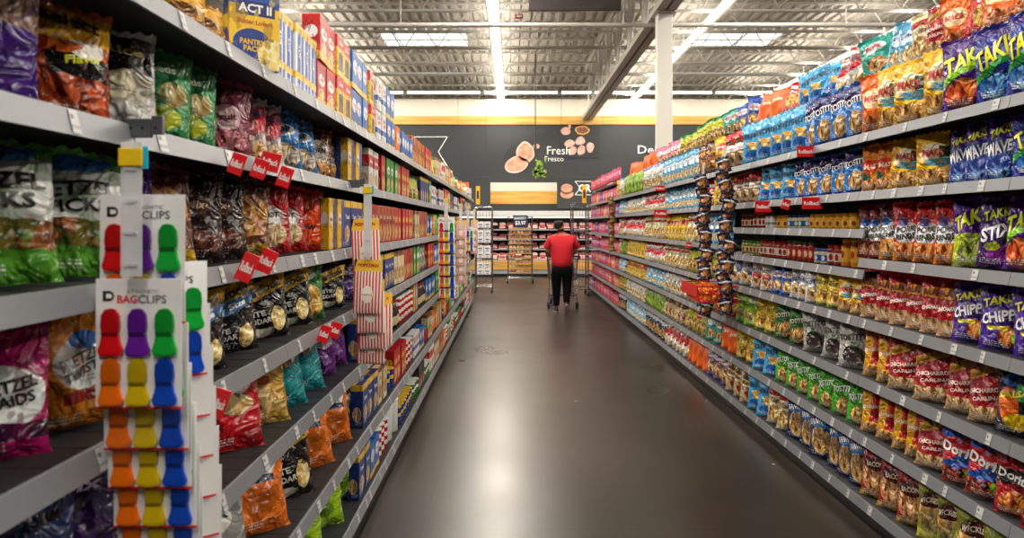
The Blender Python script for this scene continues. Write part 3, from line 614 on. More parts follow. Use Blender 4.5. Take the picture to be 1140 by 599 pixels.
# farther bays, mixed runs
far_pal = [['yelgreen','orange','sky','pink','yellow'], ['white','green','sky','yellow','redwhite'], ['redwhite','white','sky','blue','cream'], ['cream','yellow','redwhite','teal'], ['yellow','green','blue','cream','red'], ['white','sky','yelgreen','teal'], ['green','yelgreen','white','red'], ['beige','sky','navy','orange','white']]
for lev in range(8):
    y = 2.06*800/130
    while y < 13.2:
        L = rng.uniform(.35, .8); y1 = min(13.3, y + L)
        right_run_y(lev, y, y1, rng.choice(far_pal[lev])); y = y1
# sweets at the far end of the right gondola
for lev in range(8):
    y = 13.45
    while y < 18.1:
        L = rng.uniform(.35, .8); y1 = min(18.2, y + L)
        k = rng.choice(['pinkbox','redpink','redpink','peach','violet','pinkbox'])
        d = DES[k]; yy = y
        while yy + d['w']*1.25 <= y1:
            put(k, XR + .08, yy + d['w']*.625, R_LEV[lev] + .001, -90, 0, 0, rng.uniform(1.0, 1.2), R_NAME[lev]); yy += d['w']*1.25 + .03
        y = y1
# jars
for z, runs, nm in ((1.63, [(958,905,'j_yel'),(905,880,'j_blue'),(880,868,'j_yel'),(866,856,'c_white'),(856,842,'j_red2'),(842,829,'j_brown')], 'upper jar shelf'),
                    (1.40, [(962,940,'j_orange'),(940,925,'j_red2'),(925,910,'j_blue'),(910,880,'j_red'),(880,868,'j_red2'),(868,850,'j_red2'),(850,829,'j_green')], 'lower jar shelf')):
    for a, b, k in runs:
        xc = 2.09; y0, y1 = xc*800/(a-570), xc*800/(b-570); d = DES[k]
        n = max(1, int((y1-y0)/(d['w']*1.04)))
        for i in range(n):
            for row in range(2 if n > 3 else 1):
                put(k, xc + row*(d['w']+.006), y0 + (y1-y0)*(i+.5)/n, z + .001, -90 + rng.uniform(-15, 15), 0, 0, 1, nm)

# --- left gondola
LR = [
 (0, [(188,212,'goldbag',1,dict(hh=.17)),(212,236,'goldbag',1,dict(hh=.17)),(236,262,'brownyel',1,dict(hh=.16))]),
 (1, [(-75,14,'purple_bt',1,{}),(14,112,'select',1,{}),(100,160,'rice',1,{}),(160,182,'greenseed',1,{}),(184,222,'greenseed',1,{}),(226,262,'maroon',1,{}),(262,284,'sword',1,{}),(284,300,'sword',1,{}),(300,322,'pop_b',1,{}),(322,342,'pop_b',1,{}),(342,358,'choco',1,{}),(358,372,'choco',1,{})]),
 (2, [(-150,-70,'pretz_g',1,{}),(-70,30,'pretz_g',1,{}),(40,104,'pretz_g',1,dict(sx=.9)),(106,146,'pretz_p',1,dict(sx=1.0)),(150,196,'brownyel',1,{}),(196,226,'darkbr',1,{}),(226,252,'darkbr',1,{}),(252,284,'brownyel',1,{}),(284,306,'redchip',1,{}),(306,324,'redchip',1,{}),(324,346,'orangeS',1,{})]),
 (3, [(-60,30,'brz_p',1,{}),(30,104,'brz_o',1,{}),(180,228,'smart_b',1,{}),(228,268,'smart_b',1,{}),(268,304,'smart',1,{}),(304,330,'smart',1,{}),(328,348,'greengold',1,{}),(350,376,'smart',1,dict(hh=.25)),(376,390,'dkpurp',1,dict(hh=.24))]),
 (4, [(-60,64,'linds',1,{}),(64,110,'dkpurp',1,{}),(222,270,'pops_r',1,dict(lean=16,hh=.3,sx=1.2)),(270,302,'pops_g',1,dict(lean=15,hh=.295,sx=1.15)),(300,322,'tealw',1,dict(lean=14,hh=.3,sx=1.05)),(322,346,'tealw',1,dict(lean=14,hh=.3,sx=1.05)),(346,362,'purp',1,{}),(362,378,'purp',1,{})]),
 (5, [(190,262,'silver',1,dict(hh=.34,sx=1.1,lean=16)),(262,300,'orwhite',1,dict(lean=16,hh=.34,sx=1.15)),(300,330,'smart',1,dict(lean=14,hh=.34)),(330,356,'orwhite',1,dict(lean=14,hh=.34)),(356,378,'orwhite',1,dict(lean=12,hh=.34)),(378,390,'silver',1,{})]),
 (6, [(215,268,'navy',1,dict(hh=.33)),(268,318,'silver',1,{}),(318,345,'limebag',1,{}),(345,368,'limebag',1,{}),(368,385,'limebag',1,{})]),
]
for lev, runs in LR:
    for a, b, k, n, kw in runs: left_run(lev, a, b, k, n, **kw)
put('act', -.885, 2.44, L_LEV[0]+.002, 40, 0, 0, 1, L_NAME[0])
LB = [
 (0, [(288,338,'act_b',None,1),(338,360,'redyel',None,2),(360,378,'yelred',None,2),(378,398,'bluebox',None,2),(398,408,'yelred',None,2),(408,420,'whitebox',None,2),(420,430,'bluebox',None,2),(430,437,'orbox',None,1)]),
 (1, [(374,392,'yelblue',None,1),(397,412,'whitecr',None,1),(412,420,'redbox',None,1),(420,434,'greenbox',None,1),(434,448,'redbox',None,1)]),
 (2, [(350,370,'yelblue',None,1),(370,392,'navybox',None,1),(392,400,'yelblue',None,1),(402,430,'redsleeve',None,1),(430,452,'redbox',None,1)]),
 (3, [(402,412,'bluebox',None,1),(412,430,'navybox',None,1),(430,440,'creambox',None,1),(440,452,'redsleeve',None,1)]),
 (4, [(386,408,'navybox',None,1),(408,425,'yelblue',None,1),(425,436,'b_dark',None,1),(436,452,'c_redw',None,1)]),
 (5, [(392,410,'navybox',None,1),(410,422,'creambox',None,1),(422,430,'c_blue',None,1),(430,444,'redbox',None,1),(444,452,'c_redw',None,1)]),
 (6, [(386,400,'navybox',None,1),(400,412,'bluebox',None,1),(412,424,'c_redw',None,1),(424,436,'tub_w',None,1),(436,452,'c_blue',None,1)]),
]
for lev, runs in LB:
    for a, b, k, n, st in runs: left_run(lev, a, b, k, n, stack=st, xc=-.91)
for lev in range(7):
    y = .91*800/(570-(437 if lev == 0 else 452)) + .05
    while y < 15.0:
        L = rng.uniform(.26, .6); y1 = min(15.05, y + L)
        pal = ['redbox','whitecr','greenbox','yelblue','navybox','creambox','blackbox','orbox','bluebox','redsleeve','whitebox']
        if lev in (0, 1): pal += ['cream', 'yelgreen', 'navy', 'white']
        if lev in (2, 3): pal += ['orangeS', 'green', 'b_lime', 'limebag', 'silver']
        if lev in (4, 5, 6): pal += ['c_redw', 'c_blue', 'c_green', 'b_dark', 'b_lime', 'tub_w', 'j_red', 'j_red2']
        k = rng.choice(pal)
        left_run_y(lev, y, y1, k, xc=-.93 if DES[k]['kind'] == 'bag' else -.91, hh=.24 if DES[k]['kind'] == 'bag' else None); y = y1

NOUN = {'bag': ('snack_bag', 'bag', 'snack bags'), 'box': ('cracker_box', 'box', 'boxes'), 'jar': ('dip_jar', 'jar', 'jars'), 'can': ('snack_can', 'can', 'cans'), 'tub': ('plastic_tub', 'tub', 'tubs'), 'bottle': ('sauce_bottle', 'bottle', 'bottles')}
def category_name(d):
    if d['key'] in ('pinkbox','redpink','violet','peach'): return 'sweets_pack', 'sweets pack', 'sweets packs'
    if d['key'] == 'milk': return 'drink_pack', 'drink pack', 'drink packs'
    if d['key'] in ('act','act_b','redyel','yelred'): return 'popcorn_box', 'box', 'popcorn boxes'
    return NOUN[d['kind']]
def pose(p):
    M = Matrix.Translation((p['x'], p['y'], p['z'])) @ Matrix.Rotation(R(p['rz']), 4, 'Z') @ Matrix.Rotation(R(p['roll']), 4, 'Y') @ Matrix.Rotation(R(-p['tilt']), 4, 'X') @ Matrix.Diagonal((p['s']*p['sx'], p['s'], p['s'], 1))
    return M
def settle(p, me):
    M = pose(p)
    lo = min((M @ v.co).z for v in me.vertices)
    return Matrix.Translation((0, 0, p['z'] - lo)) @ M
def apparent(p):
    return p['d']['h']*p['s']*p['d']['w']/max(.5, p['y'])**2*(1 if abs(p['x']) > 1 else 1)
def realise():
    groups = {}
    for p in PLACED: groups.setdefault(category_name(p['d'])[0], []).append(p)
    for nm, ps in groups.items():
        ps.sort(key=lambda p: -apparent(p))
        keep, rest = ps[:298], ps[298:]
        keep.sort(key=lambda p: p['y'])
        cnt = {}
        for p in keep:
            d = p['d']; _, noun, plural = category_name(d)
            side = 'right' if p['x'] > 0 else 'left'
            ky = (d['desc'], p['where']); i = cnt.get(ky, 0); cnt[ky] = i + 1
            p['lab'] = (d['desc'], i, p['where'])
            near = p['y'] < (7.2 if p['x'] > 0 else 5.2)
            if d['kind'] == 'bag': me = bag_mesh(d, not near)
            elif d['kind'] == 'box': me = box_mesh(d)
            else: me = jar_mesh(d)
            M = settle(p, me)
            o = bpy.data.objects.new(nm, me); o.matrix_world = M; COL.objects.link(o); p['o'] = o
            tag(o, '', noun, '%s on the %s' % (plural, p['where']) )
            kids = []
            if d['kind'] == 'bag' and near: kids = [('top_seal', seal_mesh(d)), ('lettering', logo_mesh(d))]
            elif d['kind'] == 'box' and near: kids = [('top_flap', flap_mesh(d)), ('lettering', logo_mesh(d))]
            elif d['kind'] not in ('bag', 'box'): kids = [('lid', lid_mesh(d))]
            for kn, km in kids:
                if km is not None:
                    c = bpy.data.objects.new(kn, km); c.parent = o; COL.objects.link(c)
                    if kn == 'lettering': c['label'] = 'printed lettering'
        for p in keep:
            dsc, i, wh = p['lab']
            n = cnt[(dsc, wh)]
            p['o']['label'] = ('%s on %s' % (dsc, wh)) if n == 1 else '%s, %s on %s' % (dsc, ordw(i), wh)
        if rest:
            mb = MB(); mats = []
            for p in rest:
                d = p['d']; M = pose(p)
                me = bag_mesh(d, True) if d['kind'] == 'bag' else box_mesh(d) if d['kind'] == 'box' else jar_mesh(d)
                for me_ in [me] + ([lid_mesh(d)] if d['kind'] not in ('bag', 'box') else []):
                    m = me_.materials[0]
                    if m not in mats: mats.append(m)
                    uvl = me_.uv_layers[0].data if me_.uv_layers else None
                    mb.add([v.co for v in me_.vertices], [list(f.vertices) for f in me_.polygons], mats.index(m),
                           [[tuple(uvl[l].uv) for l in f.loop_indices] for f in me_.polygons] if uvl else None, d['kind'] != 'box', M)
            _, noun, plural = category_name(rest[0]['d'])
            o = mb.build(nm, mats)
            tag(o, 'far-off %s massed on the shelves towards the meat case' % plural, noun, kind='stuff')
# ---------------------------------------------------------------- shelving
M_RAIL = mat('rail_grey', '#74767b', .38, .15)
M_SHELF = mat('shelf_grey', '#3c3d40', .5, .2)
M_BACK = mat('back_panel_dark', '#1d1d1f', .6, var=.1)
M_UPR = mat('upright_dark', '#3a3a3c', .5, .3)
M_KICK = mat('kick_black', '#141416', .5)
M_TAGW = paint_mat('price_tag_print', '#b4b4b4', [('x',.12,.45,.6,.8,'#5a5a5c'),('s',12,.2,.36,'#5a5a5c')], rough=.5, bump=0, warp=0)
M_RED = mat('sign_red', '#d01018', .35)
M_WHITE = mat('sign_white', '#f0f0ee', .4)
M_CHROME = mat('chrome_wire', '#a8abb0', .22, 1.0)

def comb_mesh(y0, y1, x, z, sgn):
    mb = MB(); n = int((y1-y0)/.03)
    for i in range(n):
        yy = y0 + (i+.2)*(y1-y0)/n
        mb.box(x, x+.004, yy, yy+.012, z-.018, z, 0)
    mb.box(x+.0, x+.004, y0, y1, z-.021, z-.016, 0)
    return mb
def unit(side, y0, y1, levels, top, label, near, grp, setback=None):
    """one bay of a gondola: base, upright, back panel, shelves"""
    s = 1 if side == 'right' else -1
    lip = XR if s > 0 else XL
    back = lip + s*.48
    ym = (y0+y1)/2
    e = bpy.data.objects.new('shelving_unit', None); e.location = (back, ym, 0); COL.objects.link(e)
    tag(e, label, 'shelving', grp)
    off = Vector((-back, -ym, 0))
    def part(nm, mb, mats, par=e, **k):
        mb.v = [tuple(Vector(p) + off) for p in mb.v]
        return mb.build(nm, mats, par, **k)
    def bx(mb, xa, xb, *a, **k):
        mb.box(min(xa, xb), max(xa, xb), *a, **k)
    mb = MB(); bx(mb, back - s*.03, back, y0, y1, 0, top); part('back_panel', mb, M_BACK)
    mb = MB(); bx(mb, back - s*.06, back - s*.03, y0, y0+.03, 0, top, bev=.003)
    for z in range(int(top/.1)): bx(mb, back - s*.0605, back - s*.0595, y0+.008, y0+.022, .08+z*.1, .11+z*.1, 1)
    part('upright', mb, [M_UPR, M_KICK])
    mb = MB(); bx(mb, lip + s*.03, back - s*.03, y0, y1, .0, .085, bev=.002); part('kick_plate', mb, M_KICK)
    for k, z in enumerate(levels):
        lx = lip
        if setback and k in setback: lx = lip + s*setback[k]
        g = .0015
        mb = MB(); bx(mb, lx + s*.006, back - s*.031, y0+g, y1-g, z-.022, z-.002)
        bx(mb, back - s*.031, lx + s*.30, y0+.032, y0+.036, z-.055, z-.022)
        bx(mb, back - s*.031, lx + s*.30, y1-.008, y1-.004, z-.055, z-.022)
        if near:
            n = 9
            for q in range(1, n): bx(mb, lx + s*.02, back - s*.04, y0 + (y1-y0)*q/n, y0 + (y1-y0)*q/n+.004, z-.002, z-.0008, 0)
        sh = part('shelf', mb, M_SHELF)
        # price rail: slanted channel with lips
        mb = MB()
        poly = [(0, -.042), (s*-.014, -.046), (s*-.002, .004), (s*.008, .004), (s*.008, -.002), (s*.004, -.004)]
        vs = [(lx + a, y0+g, z + b) for a, b in poly] + [(lx + a, y1-g, z + b) for a, b in poly]
        m = len(poly)
        mb.add(vs, [list(range(m)), list(reversed(range(m, 2*m)))] + [(i, (i+1) % m, (i+1) % m + m, i+m) for i in range(m)], 0)
        part('price_rail', mb, M_RAIL, sh)
        if near:
            if side == 'right' and z > .3:
                cm = comb_mesh(y0+g, y1-g, lx + s*.02, z-.024, s); part('slotted_edge', cm, M_KICK, sh)
            nt = rng.choice((3, 4, 5)) if y0 > 2 else 3
            for q in range(nt):
                yy = y0 + (y1-y0)*(q + rng.uniform(.25, .75))/nt
                w = rng.choice((.026, .03, .04)); c = MB()
                dx = s*-.0158; dx2 = s*-.0042
                P = [(lx+dx, yy-w/2, z-.042), (lx+dx, yy+w/2, z-.042), (lx+dx2, yy+w/2, z+.002), (lx+dx2, yy-w/2, z+.002)]
                Q = [(a + s*.0008, b, c_) for a, b, c_ in P]
                uvq = [(0,0),(1,0),(1,1),(0,1)] if s < 0 else [(1,0),(0,0),(0,1),(1,1)]
                c.add(P + Q, [(0,1,2,3), (7,6,5,4), (0,4,5,1), (1,5,6,2), (2,6,7,3), (3,7,4,0)], 0, [uvq]*6)
                part('price_tag', c, M_TAGW, sh)
    return e
NUM = ['first','second','third','fourth','fifth','sixth','seventh','eighth','ninth','tenth','eleventh','twelfth','thirteenth','fourteenth','fifteenth','sixteenth']
SB = {0: .165}
y = 1.57; i = 0
while y < 18.2:
    jar = i in (2, 3)
    lv = R_LEV[:3] + ([1.63, 1.40] if jar else [R_LEV[3]]) + R_LEV[4:]
    sb = dict(SB)
    if jar: sb[3] = .03; sb[4] = .03
    unit('right', y, y+1.22, lv, 2.62, 'grey %s shelving bay, %s from the camera in the right row' % ('jar' if jar else 'metal', NUM[i]), i < 6, 'right row of shelving bays', sb)
    y += 1.22; i += 1
R_END = y
y = .49; i = 0
while y < 15:
    unit('left', y, y+1.045, L_LEV, 2.34, 'grey metal shelving bay, %s from the camera in the left row' % NUM[i], i < 6, 'left row of shelving bays')
    y += 1.045; i += 1
L_END = y

# ---------------------------------------------------------------- signs on the rails
def rail_sign(x, y, z, w, h, rz, label, text='Rollback', tilt=0):
    mb = MB(); mb.box(-w/2, w/2, -.002, .002, -h/2, h/2, 0, bev=.0015); mb.box(-w*.1, w*.1, .002, .01, -h*.2, h*.2, 1)
    o = mb.build('sale_sign', [M_RED, M_WHITE], None, (x, y, z), (0, R(tilt), R(rz)))
    tag(o, label, 'sign', 'red sale signs on the shelf edges')
    t = MB(); text_on(t, text, 0, 0, w*.8, h*.34, 0, 0, .02, y=-.0031); t.build('lettering', [M_WHITE], o)
    return o
def rs(px, z, w, h, label, tilt=0, side=1, x=None):
    x = x if x is not None else (XR - .05 if side > 0 else XL + .045)
    rail_sign(x, abs(x)*800/abs(px-570), z, w, h, -12*side, label, tilt=tilt)
rs(897, 2.13, .11, .07, 'square red sale sign on second-highest right shelf edge near blue bags')
rs(850, 1.795, .12, .085, 'red sale sign at left end of the three on third-highest right shelf edge')
rs(875, 1.80, .055, .07, 'small tilted red sale tag between two larger red signs', 16)
rs(904, 1.795, .12, .075, 'red sale sign at right end of the three on third-highest right shelf edge')
rs(736, 2.12, .14, .07, 'distant red sale sign on second-highest right shelf edge')
rs(738, 1.80, .22, .09, 'distant wide red sale sign above gold bags on the right')
rs(767, 1.44, .06, .06, 'small distant red sale tag on fourth-highest right shelf edge')
rs(780, .75, .07, .07, 'small red sale tag on third-lowest right shelf edge')
rs(275, 1.535, .045, .085, 'larger red sale tag hanging at left of a pair above black popcorn bags', 24, -1)
rs(297, 1.545, .05, .075, 'red sale tag hanging at right of a pair above black popcorn bags', 24, -1)
rs(264, 1.83, .04, .06, 'pale red sale tag under pink bag, leftmost on its shelf edge', 20, -1)
rs(289, 1.83, .045, .06, 'red sale tag second from left on second-highest left shelf edge', 20, -1)
rs(301, 1.86, .06, .06, 'bright square red sale tag below cookie bags', 14, -1)
rs(317, 1.82, .045, .07, 'red sale tag below blue popcorn bags', 20, -1)
rs(243, 1.19, .045, .08, 'red sale tag on middle left shelf edge beside clip cards', 20, -1)
rs(361, 1.21, .045, .07, 'red sale tag below small black popcorn bag', 20, -1)
rs(373, 1.20, .045, .07, 'red sale tag below purple bag by the striped packets', 20, -1)

# ---------------------------------------------------------------- clip strips
M_STRIP = mat('strip_plastic', '#e4e6ea', .25, alpha=.62)
M_CARD = mat('card_white', '#e9e9ea', .45)
M_EDGE = mat('card_red_edge', '#d81f26', .4)
def clip_mesh():
    mb = MB()
    # rounded head tapering at the waist, wide foot, seen from the front
    # form shading put into the colour: grip darker than the flared foot
    head = [(-.017, .048), (-.019, .062), (-.0175, .084), (-.010, .0955), (0, .098), (.010, .0955), (.0175, .084), (.019, .062), (.017, .048)]
    foot = [(.0165, .046), (.019, .030), (.025, .012), (.022, .003), (.010, 0), (-.010, 0), (-.022, .003), (-.025, .012), (-.019, .030), (-.0165, .046)]
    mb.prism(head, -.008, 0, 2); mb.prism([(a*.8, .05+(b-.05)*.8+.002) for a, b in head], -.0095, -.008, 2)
    mb.prism(foot, -.0075, 0, 0)
    mb.prism([(a*.82, b*.8+.004) for a, b in foot], -.009, -.0075, 0)
    mb.box(-.0165, .0165, -.0102, 0, .044, .050, 1)
    return mb
_clips = {}
def clip_data(col):
    if col not in _clips:
        _clips[col] = clip_mesh().mesh('bag_clip', [mat('clip_' + col, col, .25), mat('clip_dark_' + col, tuple(c*.3 for c in hx(col)[:3]) + (1,), .3), mat('clip_grip_shaded_' + col, tuple(c*.62 for c in hx(col)[:3]) + (1,), .25)])
    return _clips[col]
_cd = {}
def card_parts():
    if _cd: return _cd
    W, H = .176, .262
    mb = MB(); mb.box(-W/2, W/2, 0, .0015, -H, 0, 0, bev=.0007); mb.box(-W/2, W/2, -.001, .0025, -H-.004, -H+.001, 1)
    _cd['card'] = mb.mesh('clip_card', [M_CARD, M_EDGE])
    t = MB()
    text_on(t, '6 MAGNETIC', .01, -.026, .066, .008, 0, 0, .0, y=-.0006)
    text_on(t, 'BAG', -.023, -.042, .041, .017, 1, 0, .03, y=-.0006)
    text_on(t, 'CLIPS', .028, -.042, .058, .017, 2, 0, .01, y=-.0006)
    pts = [(-.073, -.025), (-.073, -.046), (-.060, -.046)] + [(-.060 + .0105*math.cos(a), -.0355 + .0105*math.sin(a)) for a in (-1.2, -.7, 0, .7, 1.2)] + [(-.060, -.025)]
    t.add([(a, -.0006, b) for a, b in pts], [list(range(len(pts)))], 2)
    pts = [(-.066, -.031), (-.066, -.040), (-.056, -.040), (-.053, -.0355), (-.056, -.031)]
    t.add([(a, -.001, b) for a, b in pts], [list(range(len(pts)))], 3)
    _cd['text'] = t.mesh('lettering', [mat('ink_grey', '#6a6a6c', .4), mat('ink_red', '#d8202a', .4), mat('ink_black', '#17171a', .4), M_WHITE])
    return _cd
CL = ['#d8121a', '#6a1fa0', '#14a83a', '#f07010', '#d8b810', '#1048c0']
def clip_card(x, y, z, rz, label, clips=True, grp=None):
    c = card_parts()
    o = link('hanging_clip_card', c['card'], None, (x, y, z), (0, 0, R(rz)))
    if y < 2: o.scale = (.94, 1, .94)
    tag(o, label, 'bag clip card', grp or 'cards of bag clips on the strips')
    link('lettering', c['text'], o)
    if clips:
        for i, col in enumerate(CL):
            link('bag_clip', clip_data(col), o, ((-.055, 0, .055)[i % 3], -.0005, -.158 if i < 3 else -.259))
    return o
def strip(x, y, z0, z1, label, w=.04):
    mb = MB(); mb.box(-w/2, w/2, -.001, .001, z0, z1, 0, bev=.0005)
    n = int((z1-z0)/.06)
    for i in range(n): mb.box(-w*.3, w*.3, -.004, -.001, z0+.02+i*.06, z0+.026+i*.06, 0)
    o = mb.build('hanging_clip_strip', [M_STRIP], None, (x, y, 0)); tag(o, label, 'clip strip', 'hanging merchandising strips')
    h = MB(); h.box(-w*.55, w*.55, -.006, -.001, z1-.045, z1-.012, 0, bev=.001); h.build('yellow_price_tag', [mat('tag_yellow', '#f0c81a', .4)], o)
    h = MB(); h.box(-w*.1, w*.75, .001, .004, z1-.05, z1-.008, 0, bev=.001); h.build('blue_tag', [mat('tag_cyan', '#1fb0d8', .4)], o)
    return o
CX = -.716
strip(CX, 1.352, 1.562, 1.815, 'translucent white hanging strip in front of the topmost bag clip card')
words = ['topmost', 'second', 'third', 'fourth', 'fifth', 'sixth', 'seventh', 'eighth']
zs = [1.718, 1.556, 1.468, 1.387, 1.304, 1.222, 1.14]; ys = [1.394, 1.38, 1.408, 1.422, 1.436, 1.45, 1.464]
for i in range(7):
    clip_card(CX + .004*(i > 3) - .001, ys[i], zs[i], 0, 'white card of six coloured bag clips, %s from top in the near stack' % words[i] if i else 'white card of coloured bag clips behind the translucent strip, topmost in the near stack')
for i in range(6):
    clip_card(CX - .019, 1.53+.016*i, 1.58-.095*i, 40, 'white hanging card half hidden behind the near stack, %s from top' % words[i] if i else 'bag clip card half hidden behind the near stack, topmost', clips=i == 0)
# striped packets
def packet_mesh():
    W, H = .14, .27
    mb = MB(); 
    prof = [(-1,0),(-.8,.006),(-.3,.011),(.3,.011),(.8,.006),(1,0)]
    n = 6
    vs = []; 
    for j, t in enumerate((0, .04, .3, .7, .8, 1)):
        for a, dep in prof: vs.append((a*W/2, -dep*(1 if 0 < j < 4 else (.15 if j < 5 else 0)), -H + t*H))
    fs = []; uv = []
    for j in range(5):
        for i in range(5):
            fs.append((j*6+i, j*6+i+1, (j+1)*6+i+1, (j+1)*6+i))
            us = [(p[0]+1)/2 for p in prof]; tt = (0, .04, .3, .7, .8, 1)
            uv.append([(us[i], tt[j]), (us[i+1], tt[j]), (us[i+1], tt[j+1]), (us[i], tt[j+1])])
    mb.add(vs, fs, 0, uv, True)
    mb.box(-W/2, W/2, 0, .002, -H, 0, 1)
    return mb.mesh('seasoning_packet', [paint_mat('packet_stripes', '#eee6da', [('s', 9, 0, .78, '#d0403c'), ('e', .5, .36, .2, .16, '#eee6da'), ('b', .78, 1, '#e8b83a')], rough=.4, bump=0, warp=0), M_CARD])
pk = packet_mesh()
pt = MB(); text_on(pt, 'POPCORN', 0, -.028, .1, .018, 0, 0, .03, y=-.003); text_on(pt, 'seasoning', 0, -.175, .05, .014, 0, 0, .01, y=-.0135)
ptm = pt.mesh('lettering', [mat('ink_red2', '#c0201c', .4)])
PX = -.715
strip(PX-.0, 3.56, 1.5, 1.86, 'translucent strip holding red striped seasoning packets')
for i, (z, yy, dx) in enumerate([(1.69, 3.60, -.022), (1.485, 3.585, 0), (1.385, 3.612, .004), (1.30, 3.638, .006), (1.22, 3.664, 0), (1.31, 3.69, .03)]):
    o = link('hanging_seasoning_packet', pk, None, (PX + dx, yy, z), (0, R((-2, 2, 0, -1, 1, 0)[i]), 0))
    tag(o, ['red striped packet with yellow header behind the translucent strip, topmost', 'red striped packet with yellow header in front of all the others', 'red striped packet just below the foremost one', 'red striped packet second below the foremost one', 'red striped packet lowest on its strip', 'red striped packet at the rear, its right edge showing'][i], 'packet', 'striped seasoning packets')
    link('lettering', ptm, o)
# far clip cards
for ci, (px, y, ztop, n) in enumerate([(497, 8.9, 1.74, 6), (513, 10.4, 1.72, 6), (521, 12.2, 1.62, 2), (528, 13.6, 1.75, 4)]):
    x = -.71; y = x*800/(px-570)
    strip(x, y-.03, 1.6, 1.95, 'distant hanging strip on the left row, %s beyond the striped packets' % NUM[ci])
    for i in range(n):
        if ci in (1, 3):
            o = link('hanging_seasoning_packet', pk, None, (x, y+.02*i, ztop-.125*i)); tag(o, 'distant red striped packet, %s down on the %s far strip' % (NUM[i], NUM[ci]), 'packet', 'striped seasoning packets')
        else: clip_card(x, y+.02*i, ztop-.125*i, 0, 'distant clip card, %s down on the %s far strip' % (NUM[i], NUM[ci]), clips=True)
# small chip bags hanging on the right strips
D('mini', 'small dark blue chip bag with brown picture', '#16204a', [('c',.5,.42,.38,.3,'#8a4c24','#d89c58'),('b',.7,.8,'#d8d4d0')], [], w=.12, h=.14, t=.04)
D('minibr', 'small brown nut bag', '#7a4a24', [('c',.5,.5,.4,.3,'#8a5a2a','#e0b070')], [], w=.12, h=.14, t=.04)
mini = bag_mesh(DES['mini'], True); minib = bag_mesh(DES['minibr'], True)
for ci, (px, x, ztop, n, me, nm) in enumerate([(784, 1.80, 2.12, 15, mini, 'farther'), (808, 1.80, 2.22, 15, mini, 'nearer'), (681, 1.80, 2.15, 11, minib, 'farthest')]):
    y = x*800/(px-570)
    st = MB(); st.box(-.012, .012, -.001, .001, ztop-.085*n-.1, ztop+.1, 0)
    for k in range(n): st.box(-.018, .018, -.004, -.001, ztop-.085*k, ztop-.085*k+.01)
    o = st.build('hanging_clip_strip', [M_STRIP], None, (x, y+.035, 0)); tag(o, 'narrow clip strip holding small snack bags, %s one on the right' % nm, 'clip strip', 'hanging merchandising strips')
    for k in range(n):
        o = link('hanging_snack_bag', me, None, (x + rng.uniform(-.012, .012), y + (.02 if k % 2 else -.03), ztop - .085*(k+1) - .04), (R(-5), R(rng.uniform(-20, 20)), R(rng.uniform(-12, 10))))
        tag(o, '%s, %s from top on the %s hanging strip' % ((DES['mini'] if me is mini else DES['minibr'])['desc'], NUM[k], nm), 'bag', 'small bags on hanging strips')
# red wire tray hung at the shelf edge
tr = MB()
for k, (rx, ry, z) in enumerate([(.13, .2, 0), (.15, .24, .07), (.17, .28, .14)]):
    pts = [(-rx, -ry, z), (rx, -ry, z), (rx, ry, z), (-rx, ry, z), (-rx, -ry, z)]
    tr.path([Vector(p) for p in pts], .006, 0, 6)
for a in range(9):
    f = -1 + a/4
    for sy in (-1, 1): tr.tube((f*.13, sy*.2, 0), (f*.17, sy*.28, .14), .003, 0, 5)
for a in range(11):
    f = -1 + a/5
    for sx_ in (-1, 1): tr.tube((sx_*.13, f*.2, 0), (sx_*.17, f*.28, .14), .003, 0, 5)
tr.box(-.13, .13, -.2, .2, -.006, 0); tr.box(-.175, -.168, -.28, .28, .05, .15, 0)
for sy in (-.2, .2): tr.box(.13, .19, sy-.01, sy+.01, -.01, .03, 0)
o = tr.build('hanging_wire_tray', [mat('tray_red', '#c01416', .35)], None, (XR - .215, 6.3, 1.0)); tag(o, 'red wire tray of snack bags hung below the hanging strips', 'tray')
for k in range(7):
    o = link('mini_snack_bag', bag_mesh(dict(DES['orange'], w=.12, h=.14, t=.04, key='orange_mini'), True), None, (XR-.215 + rng.uniform(-.03, .03), 6.14+.056*k, 1.004), (R(-4), R(rng.uniform(-5, 5)), R(-8)))
    tag(o, 'small orange snack bag, %s from the front in the red tray' % NUM[k], 'bag', 'small bags in the red tray')
# metal bracket at the near upright
for (x, y, z, lb) in ((XL+.02, 1.536, 1.865, 'grey metal shelf bracket above the bag clip strip'), (XL+.02, 3.626, 1.865, 'grey metal shelf bracket above the striped packets')):
    mb = MB(); mb.box(-.03, .03, -.012, .0, -.02, .02, 0, bev=.002); mb.box(.03, .055, -.012, .0, -.014, .026, 0, bev=.002)
    for q in (-.012, .012, .04): mb.lathe([(.003, 0), (.003, .001)], 1, 8, M=Matrix.Translation((q, -.0121, 0)) @ Matrix.Rotation(R(90), 4, 'X'))
    o = mb.build('shelf_bracket', [mat('bracket_grey', '#6a6d72', .35, .6), M_KICK], None, (x, y, z)); tag(o, lb, 'bracket')
